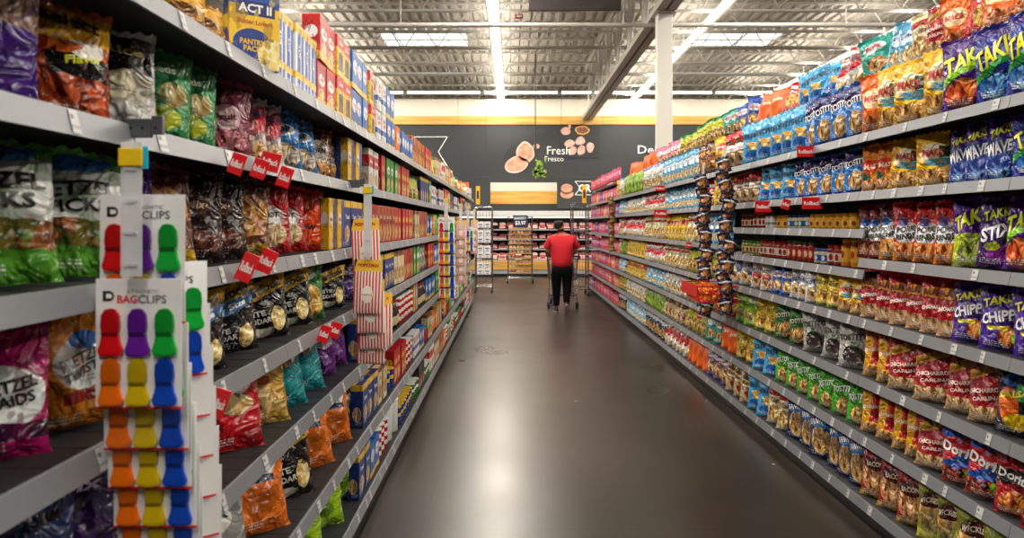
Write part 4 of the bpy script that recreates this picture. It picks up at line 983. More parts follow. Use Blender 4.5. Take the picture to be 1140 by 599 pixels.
# ---------------------------------------------------------------- room shell
def floor_mat():
    m = bpy.data.materials.new('polished_concrete'); m.use_nodes = True
    nt = m.node_tree; N = nt.nodes; L = nt.links; b = N['Principled BSDF']
    tc = N.new('ShaderNodeTexCoord')
    n1 = N.new('ShaderNodeTexNoise'); n1.inputs['Scale'].default_value = .55; n1.inputs['Detail'].default_value = 3; n1.inputs['Roughness'].default_value = .5
    L.new(tc.outputs['Object'], n1.inputs['Vector'])
    r = N.new('ShaderNodeValToRGB'); e = r.color_ramp.elements
    r.color_ramp.interpolation = 'EASE'; e[0].position = .12; e[1].position = .88; e[0].color = hx('#171412'); e[1].color = hx('#40372f')
    L.new(n1.outputs['Fac'], r.inputs['Fac'])
    n2 = N.new('ShaderNodeTexNoise'); n2.inputs['Scale'].default_value = 30; n2.inputs['Detail'].default_value = 4
    L.new(tc.outputs['Object'], n2.inputs['Vector'])
    mx = N.new('ShaderNodeMix'); mx.data_type = 'RGBA'; mx.blend_type = 'MULTIPLY'; mx.inputs['Factor'].default_value = .12
    L.new(r.outputs['Color'], mx.inputs['A']); L.new(n2.outputs['Color'], mx.inputs['B'])
    # saw-cut control joints
    sp = N.new('ShaderNodeSeparateXYZ'); L.new(tc.outputs['Object'], sp.inputs[0])
    def M(op, a, c, d=None):
        n = N.new('ShaderNodeMath'); n.operation = op
        for i, x in enumerate((a, c, d)):
            if x is None: continue
            if isinstance(x, (int, float)): n.inputs[i].default_value = x
            else: L.new(x, n.inputs[i])
        return n.outputs[0]
    jx = M('COMPARE', M('ABSOLUTE', M('SUBTRACT', sp.outputs['X'], -.49), 0), 0, .004)
    jy = M('COMPARE', M('MODULO', M('ADD', sp.outputs['Y'], 24-3.9), 2.4), 0.01, .004)
    jj = M('MAXIMUM', jx, jy)
    m2 = N.new('ShaderNodeMix'); m2.data_type = 'RGBA'; L.new(jj, m2.inputs['Factor']); L.new(mx.outputs['Result'], m2.inputs['A']); m2.inputs['B'].default_value = hx('#1a1716')
    L.new(m2.outputs['Result'], b.inputs['Base Color'])
    rr = N.new('ShaderNodeMapRange'); rr.inputs['From Min'].default_value = .0; rr.inputs['From Max'].default_value = 1.0
    rr.inputs['To Min'].default_value = .23; rr.inputs['To Max'].default_value = .37
    n3 = N.new('ShaderNodeTexNoise'); n3.inputs['Scale'].default_value = .9; n3.inputs['Detail'].default_value = 2
    L.new(tc.outputs['Object'], n3.inputs['Vector']); L.new(n3.outputs['Fac'], rr.inputs['Value']); L.new(rr.outputs['Result'], b.inputs['Roughness'])
    b.inputs['Specular IOR Level'].default_value = .5
    return m
X0, X1, Y0, Y1, ZT = -16, 24, -7, 32, 7.35
mb = MB(); mb.box(X0, X1, Y0, Y1, -.1, 0); struct(mb.build('floor', [floor_mat()]))
# corrugated roof deck, ribs running away from the camera
M_DECK = mat('deck_paint', '#bdb6aa', .6)
mb = MB(); p = .28; n = int((X1-X0)/p)
for i in range(n):
    x = X0 + i*p
    prof = [(x, ZT), (x+.10, ZT), (x+.125, ZT-.075), (x+.255, ZT-.075), (x+.28, ZT)]
    for (a, za), (b, zb) in zip(prof, prof[1:]):
        if b - a < 1e-4: continue
        mb.add([(a, Y0, za), (b, Y0, zb), (b, Y1, zb), (a, Y1, za)], [(0, 1, 2, 3)])
mb.box(X0, X1, Y0, Y1, ZT+.01, ZT+.2)
struct(mb.build('ceiling', [M_DECK]))
M_WALLW = mat('wall_cream', '#cfc9bb', .6, var=.03, vscale=1.5)
M_WALLB = mat('wall_dark_grey', '#2f3134', .45)
M_WOOD = paint_mat('wood_band', '#c9933f', [], rough=.5, bump=0)
def wood():
    m = bpy.data.materials.new('wood_plank'); m.use_nodes = True; nt = m.node_tree; b = nt.nodes['Principled BSDF']
    tc = nt.nodes.new('ShaderNodeTexCoord'); mp = nt.nodes.new('ShaderNodeMapping'); mp.inputs['Scale'].default_value = (.5, 6, 9)
    n = nt.nodes.new('ShaderNodeTexNoise'); n.inputs['Scale'].default_value = 1.6; n.inputs['Detail'].default_value = 5
    r = nt.nodes.new('ShaderNodeValToRGB'); r.color_ramp.elements[0].position = .3; r.color_ramp.elements[1].position = .7
    r.color_ramp.elements[0].color = hx('#b9822f'); r.color_ramp.elements[1].color = hx('#dfae5c')
    nt.links.new(tc.outputs['Object'], mp.inputs['Vector']); nt.links.new(mp.outputs[0], n.inputs['Vector']); nt.links.new(n.outputs['Fac'], r.inputs['Fac']); nt.links.new(r.outputs['Color'], b.inputs['Base Color'])
    b.inputs['Roughness'].default_value = .45
    return m
M_WOOD = wood()
mb = MB(); mb.box(X0, X1, 31.7, 32, 0, ZT); struct(mb.build('wall_back', [M_WALLW]))
mb = MB(); mb.box(X0, X1, 25.0, 25.25, 5.43, 6.02); struct(mb.build('wall_meat_upper', [M_WALLW]))
mb = MB(); mb.box(X0, X1, 24.96, 25.25, 5.14, 5.43); struct(mb.build('trim_1', [M_WOOD]))
mb = MB(); mb.box(X0, X1, 25.0, 25.25, 3.12, 5.14); struct(mb.build('wall_meat_mural', [M_WALLB]))
mb = MB(); mb.box(X0, X1, 25.0, 25.25, 2.82, 3.12); mb.box(X0, X1, 25.0, 25.25, 0, 2.38, 1); struct(mb.build('wall_meat_lower', [M_WALLW, M_WALLB]))
mb = MB(); mb.box(X0, X1, 24.97, 25.25, 2.38, 2.82); struct(mb.build('trim_2', [M_WOOD]))

# mural: lettering, steaks, chicken board, pennant
mu = bpy.data.objects.new('wall_mural', None); mu.location = (2, 24.99, 4.1); COL.objects.link(mu)
tag(mu, 'dark grey mural with food pictures reading Fresh Fresco above the meat case', 'mural')
def mp_(px, py, Y=24.98): return ((px-570)/800*Y, 1.66 - (py-250)/800*Y)
def mural_part(nm, mb, mats, y=-.012, par=mu, **k):
    mb.v = [(a[0]-2, a[1] + y, a[2]-4.1) for a in mb.v]
    return mb.build(nm, mats, par, **k)
for s, px, py, w, h in (('Fresh', 622, 167.5, 26, 9), ('Fresco', 617, 176.8, 21, 5.5), ('Deli', 722, 166.5, 24, 9)):
    x, z = mp_(px, py); mb = MB(); text_on(mb, s, x, z, w*.0312, h*.0312, 0, 0, .0); mural_part('lettering', mb, [M_WHITE], -.02)
def blob(mb, px, py, rx, ry, rot, mi, seed, dep=.02, y=0, n=28):
    x, z = mp_(px, py); pts = []
    for i in range(n):
        t = 2*PI*i/n; k = 1 + .22*noise.noise(Vector((math.cos(t)*1.3+seed, math.sin(t)*1.3, seed)))
        a, b = rx*.0312*k*math.cos(t), ry*.0312*k*math.sin(t)
        pts.append((x + a*math.cos(rot) - b*math.sin(rot), z + a*math.sin(rot) + b*math.cos(rot)))
    mb.prism(pts, y-dep, y, mi)
M_STEAK = mat('print_steak', '#d9967c', .5, var=.3, vscale=5); M_CHK = mat('print_chicken', '#d8a898', .5, var=.2, vscale=6)
M_SLATE = mat('print_slate', '#26282a', .5); M_GRN = mat('print_green', '#7c9a34', .5, var=.5, vscale=14); M_SPICE = mat('print_spice', '#7a4a34', .5, var=.4, vscale=20)
M_FAT = mat('print_fat', '#e8c8b4', .5)
mb = MB(); blob(mb, 580, 175, 19, 15, .4, 0, 3, .004); mural_part('plate_picture', mb, [M_SLATE], -.006)
mb = MB()
for (a, b, c, d, r, s) in ((585, 170, 10, 11.5, .2, 1), (575, 183, 14, 8.5, .35, 5), (597, 163, 3.5, 3, 0, 9)):
    blob(mb, a, b, c, d, r, 1, s, .004); blob(mb, a, b, c*.86, d*.84, r, 0, s, .006)
mural_part('steak_picture', mb, [M_STEAK, M_FAT], -.012)
mb = MB()
for k in range(26):
    q = random.Random(k); blob(mb, 600 + q.uniform(-7, 8), 190 + q.uniform(-14, 8)*(1), q.uniform(.6, 2.6), q.uniform(.6, 2.6), 0, 0, k, .006, n=9)
blob(mb, 601, 184, 4, 5, .3, 0, 4, .006, n=14); blob(mb, 598.5, 193, 4, 3.4, .3, 0, 6, .006, n=14)
mural_part('herb_picture', mb, [M_GRN], -.018)
mb = MB(); x, z = mp_(642, 156); Z = [(mp_(621, 176)), (mp_(667, 176)), (mp_(668, 140)), (mp_(624, 140))]; mb.prism(Z, -.004, 0); mural_part('board_picture', mb, [M_SLATE], -.006)
mb = MB()
for k, (a, b) in enumerate(((630, 146), (634, 160), (646, 157), (637, 168), (647, 167), (657, 164), (634, 139.5))): blob(mb, a, b, 5.6 if b > 140 else 4, 4.2 if b > 140 else 1.4, .3*k, 0, k*2.2, .006, n=18)
mural_part('chicken_picture', mb, [M_CHK], -.012)
mb = MB(); blob(mb, 648, 145, 8, 4.9, 0, 0, 2, .004); blob(mb, 648, 145, 6.4, 3.6, 0, 1, 2, .008, n=18); mural_part('spice_bowl_picture', mb, [M_WOOD, M_SPICE], -.012)
mb = MB()
pl = [mp_(440, 152.5), mp_(498, 152.5), mp_(488, 169), mp_(499, 187)]
for (a, za), (b, zb) in zip(pl, pl[1:]): mb.tube((a, -.005, za), (b, -.005, zb), .016, 0, 6)
mural_part('pennant_outline', mb, [M_WHITE], -.012)
# hanging blade sign seen edge-on in front of the mural
mb = MB(); x, z = -1, 0
xh = (596-570)/800*21.0
mb.box(-.025, .025, -.35, .35, 3.85, 4.5, 0); mb.tube((0, -.2, 4.5), (0, -.2, 6.7), .008, 1); mb.tube((0, .2, 4.5), (0, .2, 6.7), .008, 1)
mb.box(-.03, .03, -.36, .36, 4.44, 4.52, 1)
o = mb.build('hanging_sign', [M_WALLB, M_UPR], None, (xh, 21.0, 0)); tag(o, 'thin dark sign hanging edge-on before the Fresh mural', 'sign')
# dark brown sign hanging at the top of the picture
mb = MB(); mb.box(-.72, .72, -.02, .02, 0, .6, 0, bev=.006)
for sx_ in (-.5, .5): mb.tube((sx_, 0, .6), (sx_, 0, 6.72-4.99+.0), .006, 1)
o = mb.build('hanging_sign', [mat('sign_brown', '#2c211e', .45), M_CHROME], None, (.98, 11.2, 4.99)); tag(o, 'dark brown sign hanging from the roof joists at the top edge', 'sign')

# dark department boards beside the opening
def dept_board(px0, px1, py0, py1, Y, label, parts):
    xa, xb = (px0-570)/800*Y, (px1-570)/800*Y; za, zb = 1.66-(py1-250)/800*Y, 1.66-(py0-250)/800*Y
    mb = MB(); mb.box(xa, xb, -.03, .03, za, zb, 0, bev=.01)
    for x in (xa + .15, xb - .15): mb.tube((x, 0, zb), (x, 0, 6.6 if Y < 24.5 else zb+.1), .006, 1)
    o = mb.build('department_sign', [M_WALLB, M_UPR], None, (0, Y, 0)); tag(o, label, 'sign', 'dark department boards'); parts(o, Y); return o
def pL(o, Y):
    f = lambda a, b: ((a-570)/800*Y, 1.66-(b-250)/800*Y)
    mb = MB(); (xa, za), (xb, zb) = f(511, 214), f(522, 203); mb.box(xa, xb, -.036, -.031, za, zb); mb.build('orange_picture', [mat('print_orange', '#e8641c', .5)], o)
def pR(o, Y):
    f = lambda a, b: ((a-570)/800*Y, 1.66-(b-250)/800*Y)
    mb = MB(); x, z = f(651, 209.5); text_on(mb, 'GR', x, z, .42, .26, 0, 0, .03, y=-.036); mb.build('lettering', [M_WHITE], o)
    mb = MB(); q = [f(640, 202), f(646, 209.5), f(640, 217)]
    for (a, za), (b, zb) in zip(q, q[1:]): mb.tube((a, -.036, za), (b, -.036, zb), .012, 0, 6)
    a, b = f(640, 202); c, _ = f(658, 202); mb.tube((a, -.036, b), (c, -.036, b), .012, 0, 6); a, b = f(640, 217); mb.tube((a, -.036, b), (c, -.036, b), .012, 0, 6)
    mb.build('arrow_outline', [M_WHITE], o)
    mb = MB(); x, z = f(631, 216)
    for r, zz, mi in ((.22, 0, 0), (.2, .06, 1), (.2, .1, 0)):
        mb.prism([(x + r*math.cos(t*PI/8), z + zz*2 + r*.7*math.sin(t*PI/8)) for t in range(16)], -.034 - zz*.1, -.031, mi)
    mb.build('burger_picture', [M_STEAK, M_SPICE], o)
dept_board(505, 546, 197, 232, 24.2, 'dark sign board with orange picture left of the wood panel opening', pL)
dept_board(620, 676, 197, 232, 24.2, 'dark sign board reading GR with burger picture right of the opening', pR)

# ---------------------------------------------------------------- meat case
mc = bpy.data.objects.new('meat_case', None); mc.location = (0, 23.8, 0); COL.objects.link(mc)
tag(mc, 'long open refrigerated meat case with wood bumper along the back wall', 'display case')
CW0, CW1 = -6.5, 7.5
def mcp(nm, fn, mats, **k):
    mb = MB(); fn(mb); return mb.build(nm, mats, mc, **k)
M_CASEW = mat('case_white', '#d8dad8', .4); M_CASED = mat('case_dark', '#17181a', .5); M_CASEG = mat('case_grey', '#9a9c9e', .4)
mcp('canopy', lambda b: (b.box(CW0, CW1, -.55, .9, 1.92, 2.10, 0, bev=.01)), [M_CASEW])
mcp('back_panel', lambda b: b.box(CW0, CW1, .8, .88, .2, 1.92), [M_CASED])
mcp('wood_bumper', lambda b: b.box(CW0, CW1, -.93, -.6, .22, .50, 0, bev=.01), [M_WOOD])
mcp('base', lambda b: (b.box(CW0, CW1, -.9, .85, .09, .22, 0), b.box(CW0, CW1, -.8, .8, 0, .09, 1)), [M_CASEG, M_CASED])
shz = [.52, .86, 1.18, 1.50]
for k, z in enumerate(shz):
    f = -.85 if k == 0 else -.45 + .0*k
    mcp('display_shelf', lambda b: (b.box(CW0, CW1, f, .8, z-.03, z), b.box(CW0, CW1, f-.01, f+.0, z-.03, z+.01, 1)), [M_CASED, M_CASEG])
M_TRAY = mat('foam_tray', '#1c1b1c', .4); M_TRAYW = mat('foam_tray_white', '#d8d4d0', .4)
meats = [mat('meat_red', '#a8342c', .3, var=.35, vscale=16), mat('meat_pink', '#d88a84', .3, var=.25, vscale=16), mat('meat_pale', '#dcb09a', .3, var=.25, vscale=14)]
mtm = []
for k in range(3):
    mb = MB(); mb.box(-.115, .115, -.085, .085, 0, .025, 0, bev=.006)
    vs = []; nx, ny = 8, 5
    for j in range(ny+1):
        for i in range(nx+1):
            a, b = i/nx*2-1, j/ny*2-1
            vs.append((a*.1, b*.07, .02 + .05*math.sqrt(max(0, 1-a**4))*math.sqrt(max(0, 1-b**4)) + .01*noise.noise(Vector((a*2+k*5, b*2, k)))))
    mb.add(vs, [(j*(nx+1)+i, j*(nx+1)+i+1, (j+1)*(nx+1)+i+1, (j+1)*(nx+1)+i) for j in range(ny) for i in range(nx)], 1, None, True)
    mtm.append(mb.mesh('meat_tray', [M_TRAY if k else M_TRAYW, meats[k]]))
idx = {}
rown = ['lowest', 'second-lowest', 'third-lowest', 'highest']
for k, z in enumerate(shz):
    x = -1.1; q = 0
    while x < 3.0:
        for row in range(2):
            yy = 23.8 + (-.68 if k == 0 else -.28) + row*.20; 
            if k == 0: yy += .05
            if rng.random() < .1: continue
            m = rng.choices((0, 1, 2), (4, 4, 2))[0]
            tl = R(28)
            o = link('meat_tray', mtm[m], None, (x, yy, z + .045 + row*.105), (tl, 0, R(rng.uniform(-4, 4))))
            tag(o, '%s tray, %s from left, %s row, %s meat case shelf' % (('red meat', 'pink meat', 'pale poultry')[m], NUM[q] if q < 16 else ['seventeenth','eighteenth','nineteenth','twentieth'][q-16], ('front', 'rear')[row], rown[k]), 'meat tray', 'meat trays in the case')
        x += .262; q += 1

# ---------------------------------------------------------------- bakery rack, wire racks
def caster(mb, x, y, r=.06, mi=0, mj=1):
    mb.tube((x-.02, y, r), (x+.02, y, r), r, mi, 14); mb.tube((x-.024, y, r), (x+.024, y, r), r*.35, mj, 8)
    mb.box(x-.03, x-.024, y-.02, y+.02, r*.8, r*2.2, mj); mb.box(x+.024, x+.03, y-.02, y+.02, r*.8, r*2.2, mj); mb.box(x-.03, x+.03, y-.03, y+.03, r*2.1, r*2.3, mj)
M_RUB = mat('rubber', '#1a1a1b', .6)
bx0, bx1, BY = -.34, .34, 20.5
br = bpy.data.objects.new('bakery_rack', None); br.location = (.23, BY, 0); COL.objects.link(br)
tag(br, 'wheeled bakery rack stacked with trays of pastries before the meat case', 'rack')
mb = MB()
for x in (bx0, bx1):
    for y in (-.28, .28): mb.tube((x, y, .14), (x, y, 1.88), .014, 0, 8)
    mb.tube((x, -.28, 1.88), (x, .28, 1.88), .014, 0, 8); mb.tube((x, -.28, .16), (x, .28, .16), .014)
for y in (-.28, .28): mb.tube((bx0, y, .16), (bx1, y, .16), .014); mb.tube((bx0, y, 1.88), (bx1, y, 1.88), .014)
mb.build('frame', [M_CHROME], br)
for x in (bx0-.02, bx1+.02):
    for y in (-.28, .28):
        mb = MB(); caster(mb, x, y); mb.build('caster', [M_RUB, M_CHROME], br)
mb = MB(); mb.box(-.2, .22, -.31, -.30, 1.58, 1.92, 0, bev=.003); hs = mb.build('header_sign', [mat('sign_navy', '#1b2a4a', .4)], br)
mb = MB(); text_on(mb, 'BAKERY', .01, 1.84, .34, .07, 0, 0, .02, y=-.311); text_on(mb, '$3.97', .01, 1.70, .3, .12, 0, 0, .03, y=-.311); mb.build('lettering', [M_WHITE], hs)
tz = [.30 + .137*i for i in range(10)]
M_PAST = [mat('pastry_gold', '#c98a45', .5, var=.3, vscale=18), mat('pastry_brown', '#a8683a', .5, var=.3, vscale=18), mat('pastry_pale', '#e0b987', .5, var=.2, vscale=18)]
pm = []
for k in range(3):
    mb = MB(); mb.box(-.095, .095, -.1, .1, 0, .012, 1)
    for a in (-.05, .05):
        for b in (-.05, .05):
            mb.lathe([(.03, .012), (.044, .03), (.046, .056), (.034, .08), (.0001, .09)], 0, 9, M=Matrix.Translation((a, b, 0)))
    pm.append(mb.mesh('pastry_pack', [M_PAST[k], M_CASEW]))
for i, z in enumerate(tz):
    mb = MB(); mb.box(bx0+.016, bx1-.016, -.29, .29, z-.012, z); mb.box(bx0+.01, bx1-.01, -.305, -.295, z-.016, z+.012, 1); mb.build('tray_shelf', [M_CHROME, mat('tray_edge', '#b08a58', .5)], br)
    if i == 9: pass
    for j in range(3):
        k = rng.randrange(3)
        o = link('pastry_pack', pm[k], None, (.23 + (-.21, 0, .21)[j], BY - .18, z + .001), (0, 0, R(rng.uniform(-3, 3))))
        tag(o, '%s pastries in a pack, %s tier from the bottom, %s on the bakery rack' % (('golden', 'brown', 'pale')[k], NUM[i], ('left', 'middle', 'right')[j]), 'pastry pack', 'pastry packs on the bakery rack')

def wire_rack(x, y, w, dpt, h, label, shelves, goods=None):
    e = bpy.data.objects.new('wire_rack', None); e.location = (x, y, 0); COL.objects.link(e); tag(e, label, 'rack', 'chrome wire racks at the aisle end')
    mb = MB()
    for sx_ in (-w/2, w/2):
        for sy in (-dpt/2, dpt/2):
            mb.tube((sx_, sy, .11), (sx_, sy, h), .013, 0, 8)
    for sy in (-dpt/2, dpt/2):
        mb.path([Vector((-w/2, sy, h)), Vector((-w/2+.03, sy, h+.03)), Vector((w/2-.03, sy, h+.03)), Vector((w/2, sy, h))], .013)
        mb.tube((-w/2, sy, .16), (w/2, sy, .16), .012)
    for sx_ in (-w/2, w/2):
        for z in (.16, h*.5, h-.05): mb.tube((sx_, -dpt/2, z), (sx_, dpt/2, z), .01)
        for q in range(1, 5): mb.tube((sx_, -dpt/2 + q*dpt/5, .16), (sx_, -dpt/2 + q*dpt/5, h-.05), .004, 0, 5)
    for q in range(1, 5): mb.tube((-w/2 + q*w/5, dpt/2, .16), (-w/2 + q*w/5, dpt/2, h-.0), .005, 0, 5)
    mb.build('frame', [M_CHROME], e)
    for z in shelves:
        mb = MB(); mb.box(-w/2+.012, w/2-.012, -dpt/2, -dpt/2+.012, z-.02, z)
        for q in range(9): mb.tube((-w/2+.015 + q*(w-.03)/8, -dpt/2, z-.004), (-w/2+.015 + q*(w-.03)/8, dpt/2, z-.004), .004, 0, 5)
        mb.build('wire_shelf', [M_CHROME], e)
    for sx_ in (-w/2, w/2):
        for sy in (-dpt/2, dpt/2):
            mb = MB(); caster(mb, sx_, sy, .045); mb.build('caster', [M_RUB, M_CHROME], e)
    return e
wy = 17.6; wx = (539-570)/800*wy
wire_rack(wx, wy, .40, .5, 2.05, 'chrome wire rack of white drink packs past the left row', [.45, .85, 1.22, 1.58])
for i, z in enumerate([.45, .85, 1.22, 1.58]):
    for j in range(2):
        for k in range(2 if i < 3 else 1):
            o = link('drink_pack', box_mesh(DES['milk']), None, (wx - .085 + .17*j, wy-.17, z+.002 + k*.152), (0, 0, 0)); o.scale = (1.2, 1, .79)
            tag(o, 'white drink pack with black print, %s %s, %s shelf of the left wire rack' % (('lower', 'upper')[k], ('left', 'right')[j], NUM[i]), 'drink pack', 'drink packs on the wire rack')
wy2 = 17.0; wx2 = (646-570)/800*wy2
wire_rack(wx2-.02, wy2, .36, .7, 2.12, 'tall empty chrome stock rack between the shopper and the sweets', [.5, 1.0, 1.5])
for px, Y, lb in ((532, 17.9, 'yellow upright tag above the left wire rack'), (650.5, 17.4, 'yellow upright tag above the right wire rack')):
    xx = (px-570)/800*Y
    mb = MB(); mb.box(-.05, .05, -.004, .004, 2.16, 2.62, 0, bev=.003); mb.box(-.03, .03, -.006, -.004, 2.3, 2.5, 1); mb.tube((0, 0, 2.05), (0, 0, 2.18), .006, 1)
    o = mb.build('tag_sign', [mat('tag_yellow2', '#f0b81a', .4), M_UPR], None, (xx, Y, 0)); tag(o, lb, 'sign', 'yellow tags on the racks')

# ---------------------------------------------------------------- roof steel
M_STEEL = mat('steel_white', '#c6c2ba', .5)
for k, y in enumerate([7.6 + 1.75*i for i in range(14)]):
    e = bpy.data.objects.new('roof_joist', None); e.location = (0, y, 6.5); COL.objects.link(e)
    tag(e, 'white open web steel roof joist, %s from the camera' % NUM[k], 'joist', 'steel roof joists')
    zb, zt = 6.52, 7.22
    mb = MB(); mb.box(X0, X1, -.05, -.008, .0, .05); mb.box(X0, X1, .008, .05, .0, .05); mb.build('bottom_chord', [M_STEEL], e)
    mb = MB(); mb.box(X0, X1, -.05, -.008, zt-zb-.0, zt-zb+.05); mb.box(X0, X1, .008, .05, zt-zb, zt-zb+.05); mb.build('top_chord', [M_STEEL], e)
    mb = MB(); n = 44; st = (X1-X0)/n
    for i in range(n):
        a = X0 + i*st + (k % 2)*.3; mb.tube((a, 0, .04), (a+st/2, 0, zt-zb+.01), .016, 0, 5); mb.tube((a+st/2, 0, zt-zb+.01), (a+st, 0, .04), .016, 0, 5)
    mb.build('web', [M_STEEL], e)
# bridging and pipes
for k, (x, z, r) in enumerate([(-9, 6.62, .02), (-6.2, 7.0, .02), (-3.1, 6.62, .02), (1.2, 7.0, .02), (6.1, 6.62, .02), (10.6, 7.0, .02), (14, 6.6, .02)]):
    mb = MB(); mb.tube((0, Y0, 0), (0, 25, 0), r, 0, 8)
    o = mb.build('bridging_bar', [M_STEEL], None, (x, 0, z)); tag(o, 'thin steel bridging bar across the joists, %s from left' % NUM[k], 'bar', 'bridging bars')
for k, (y, z, r) in enumerate([(12.9, 5.24, .04), (22.75, 6.42, .06), (19.1, 6.36, .05)]):
    mb = MB(); mb.tube((X0, 0, 0), (X1, 0, 0), r, 0, 10)
    for i in range(10): mb.tube((X0 + 2 + 4*i, 0, 0), (X0 + 2 + 4*i, 0, ZT - z - .11), .008, 0, 6); mb.tube((X0 + 3.4 + 4*i, 0, -r-.06), (X0 + 3.4 + 4*i, 0, 0), .016, 0, 6); mb.tube((X0+1.98+4*i, 0, 0), (X0+2.06+4*i, 0, 0), r*1.25, 0, 10)
    o = mb.build('sprinkler_pipe', [M_STEEL], None, (0, y, z)); tag(o, ['low white sprinkler pipe crossing nearest the camera', 'thick white pipe crossing just before the mural', 'white sprinkler pipe crossing between the two others'][k], 'pipe', 'sprinkler pipes')
# girder truss over the column line
e = bpy.data.objects.new('roof_girder', None); e.location = (2.62, 0, 5.3); COL.objects.link(e); tag(e, 'deep white girder truss running away over the column', 'girder')
mb = MB(); mb.box(-.17, -.02, 3, 25, 0, .12); mb.box(.02, .17, 3, 25, 0, .12); mb.box(-.16, .16, 3, 25, .12, .135); mb.build('bottom_chord', [mat('steel_beige', '#a39a8e', .5)], e)
mb = MB(); mb.box(-.13, -.02, 3, 25, 1.74, 1.86); mb.box(.02, .13, 3, 25, 1.74, 1.86); mb.build('top_chord', [M_STEEL], e)
for i in range(12):
    y = 3.4 + i*1.8
    mb = MB(); mb.box(-.035, .035, y-.04, y+.04, .13, 1.76); mb.build('web_post', [M_STEEL], e)
    mb = MB(); mb.tube((0, y, .14), (0, y+.9, 1.76), .03, 0, 6); mb.tube((0, y+.9, 1.76), (0, y+1.75, .14), .03, 0, 6); mb.build('web_diagonal', [M_STEEL], e)
mb = MB(); mb.box(-.125, .125, -.125, .125, 0, 5.28, 0, bev=.012); mb.box(-.2, .2, -.2, .2, 5.28, 5.30, 0); mb.box(-.2, .2, -.2, .2, 0, .02, 0)
o = mb.build('column', [mat('column_white', '#d8d5cd', .5)], None, (2.62, 12.4, 0)); tag(o, 'white square steel column standing inside the right shelving row', 'column')
# exit-sign box on the pipe, red sprinkler box
mb = MB(); mb.box(-.09, .09, -.03, .03, -.09, .0, 0, bev=.006); mb.tube((0, 0, 0), (0, 0, .06), .01, 0); mb.box(-.06, .06, -.034, -.03, -.07, -.02, 1)
o = mb.build('ceiling_fire_alarm', [M_RED, M_WHITE], None, (.16, 16.42, 6.46)); tag(o, 'small red fire alarm box under a roof joist right of centre light', 'alarm')

# ---------------------------------------------------------------- light fixtures
M_TUBE = mat('lamp_tube', '#fff6e6', .4, emit=9)
M_FIX = mat('fixture_white', '#dcdad4', .4)
LW = ['far left', 'centre', 'centre right', 'far right']
LAMP_E = 1.0
for li, x in enumerate((-5.25, -.40, 4.42, 9.0)):
    z = 6.19
    segs = [(7.0 + 3.66*i, 7.0 + 3.66*(i+1) - .05) for i in range(6)]  # last segment, unseen past the soffit, is added to light the far deck
    for si, (a, b) in enumerate(segs):
        e = bpy.data.objects.new('ceiling_strip_light', None); e.location = (x, (a+b)/2, z); COL.objects.link(e)
        tag(e, 'fluorescent strip light in the %s line, %s segment from the camera' % (LW[li], NUM[si]), 'light', 'fluorescent strip lights')
        h = (b-a)/2
        mb = MB()
        mb.prism([(-.15, .02), (-.07, .09), (.07, .09), (.15, .02), (.14, .015), (.06, .08), (-.06, .08), (-.14, .015)], -h, h)
        for q in range(6): mb.box(-.14, .14, -h + .02 + q*(2*h-.05)/5, -h + .03 + q*(2*h-.05)/5, .0, .022)
        mb.tube((0, -h*.7, .09), (0, -h*.7, 6.55-z), .006); mb.tube((0, h*.7, .09), (0, h*.7, 6.55-z), .006)
        mb.build('housing', [M_FIX], e)
        for sx_ in (-.055, .055):
            mb = MB(); mb.tube((sx_, -h+.03, .045), (sx_, h-.03, .045), .022, 0, 8); mb.build('tube', [M_TUBE], e)
    # the light those tubes give off
    ld = bpy.data.lights.new('strip_glow', 'AREA'); ld.shape = 'RECTANGLE'; ld.size = .24; ld.size_y = 34; ld.energy = 1700*LAMP_E; ld.color = (1.0, .93, .82)
    lo = bpy.data.objects.new('strip_glow', ld); lo.location = (x, 12.2, z - .01); COL.objects.link(lo)
    lu = bpy.data.lights.new('deck_fill_light', 'AREA'); lu.shape = 'RECTANGLE'; lu.size = .14; lu.size_y = 34; lu.energy = 560; lu.color = (1.0, .93, .82)  # fill lamp added above the housings to brighten the roof deck
    lo = bpy.data.objects.new('deck_fill_light', lu); lo.location = (x, 12.2, z + .1); lo.rotation_euler = (PI, 0, 0); COL.objects.link(lo)
# wall-wash row over the mural
for k in range(14):
    a = -14 + 2.6*k
    mb = MB(); mb.prism([(-.0, 0)] and [(-1.24, 0), (1.24, 0), (1.24, .05), (-1.24, .05)], -.06, .06)
    mb.tube((-.9, 0, .05), (-.9, 0, .4), .006); mb.tube((.9, 0, .05), (.9, 0, .4), .006)
    o = mb.build('ceiling_strip_light', [M_FIX], None, (a+1.3, 24.2, 6.13)); tag(o, 'wall washing strip light above the mural, %s from left' % NUM[k], 'light', 'wall washing strip lights')
    t = MB(); t.tube((-1.22, 0, -.025), (1.22, 0, -.025), .03, 0, 8); t.build('tube', [M_TUBE], o)
ld = bpy.data.lights.new('wash_glow', 'AREA'); ld.shape = 'RECTANGLE'; ld.size = 34; ld.size_y = .12; ld.energy = 330; ld.color = (1, .92, .8)
lo = bpy.data.objects.new('wash_glow', ld); lo.location = (3, 24.2, 6.06); lo.rotation_euler = (R(12), 0, 0); COL.objects.link(lo)
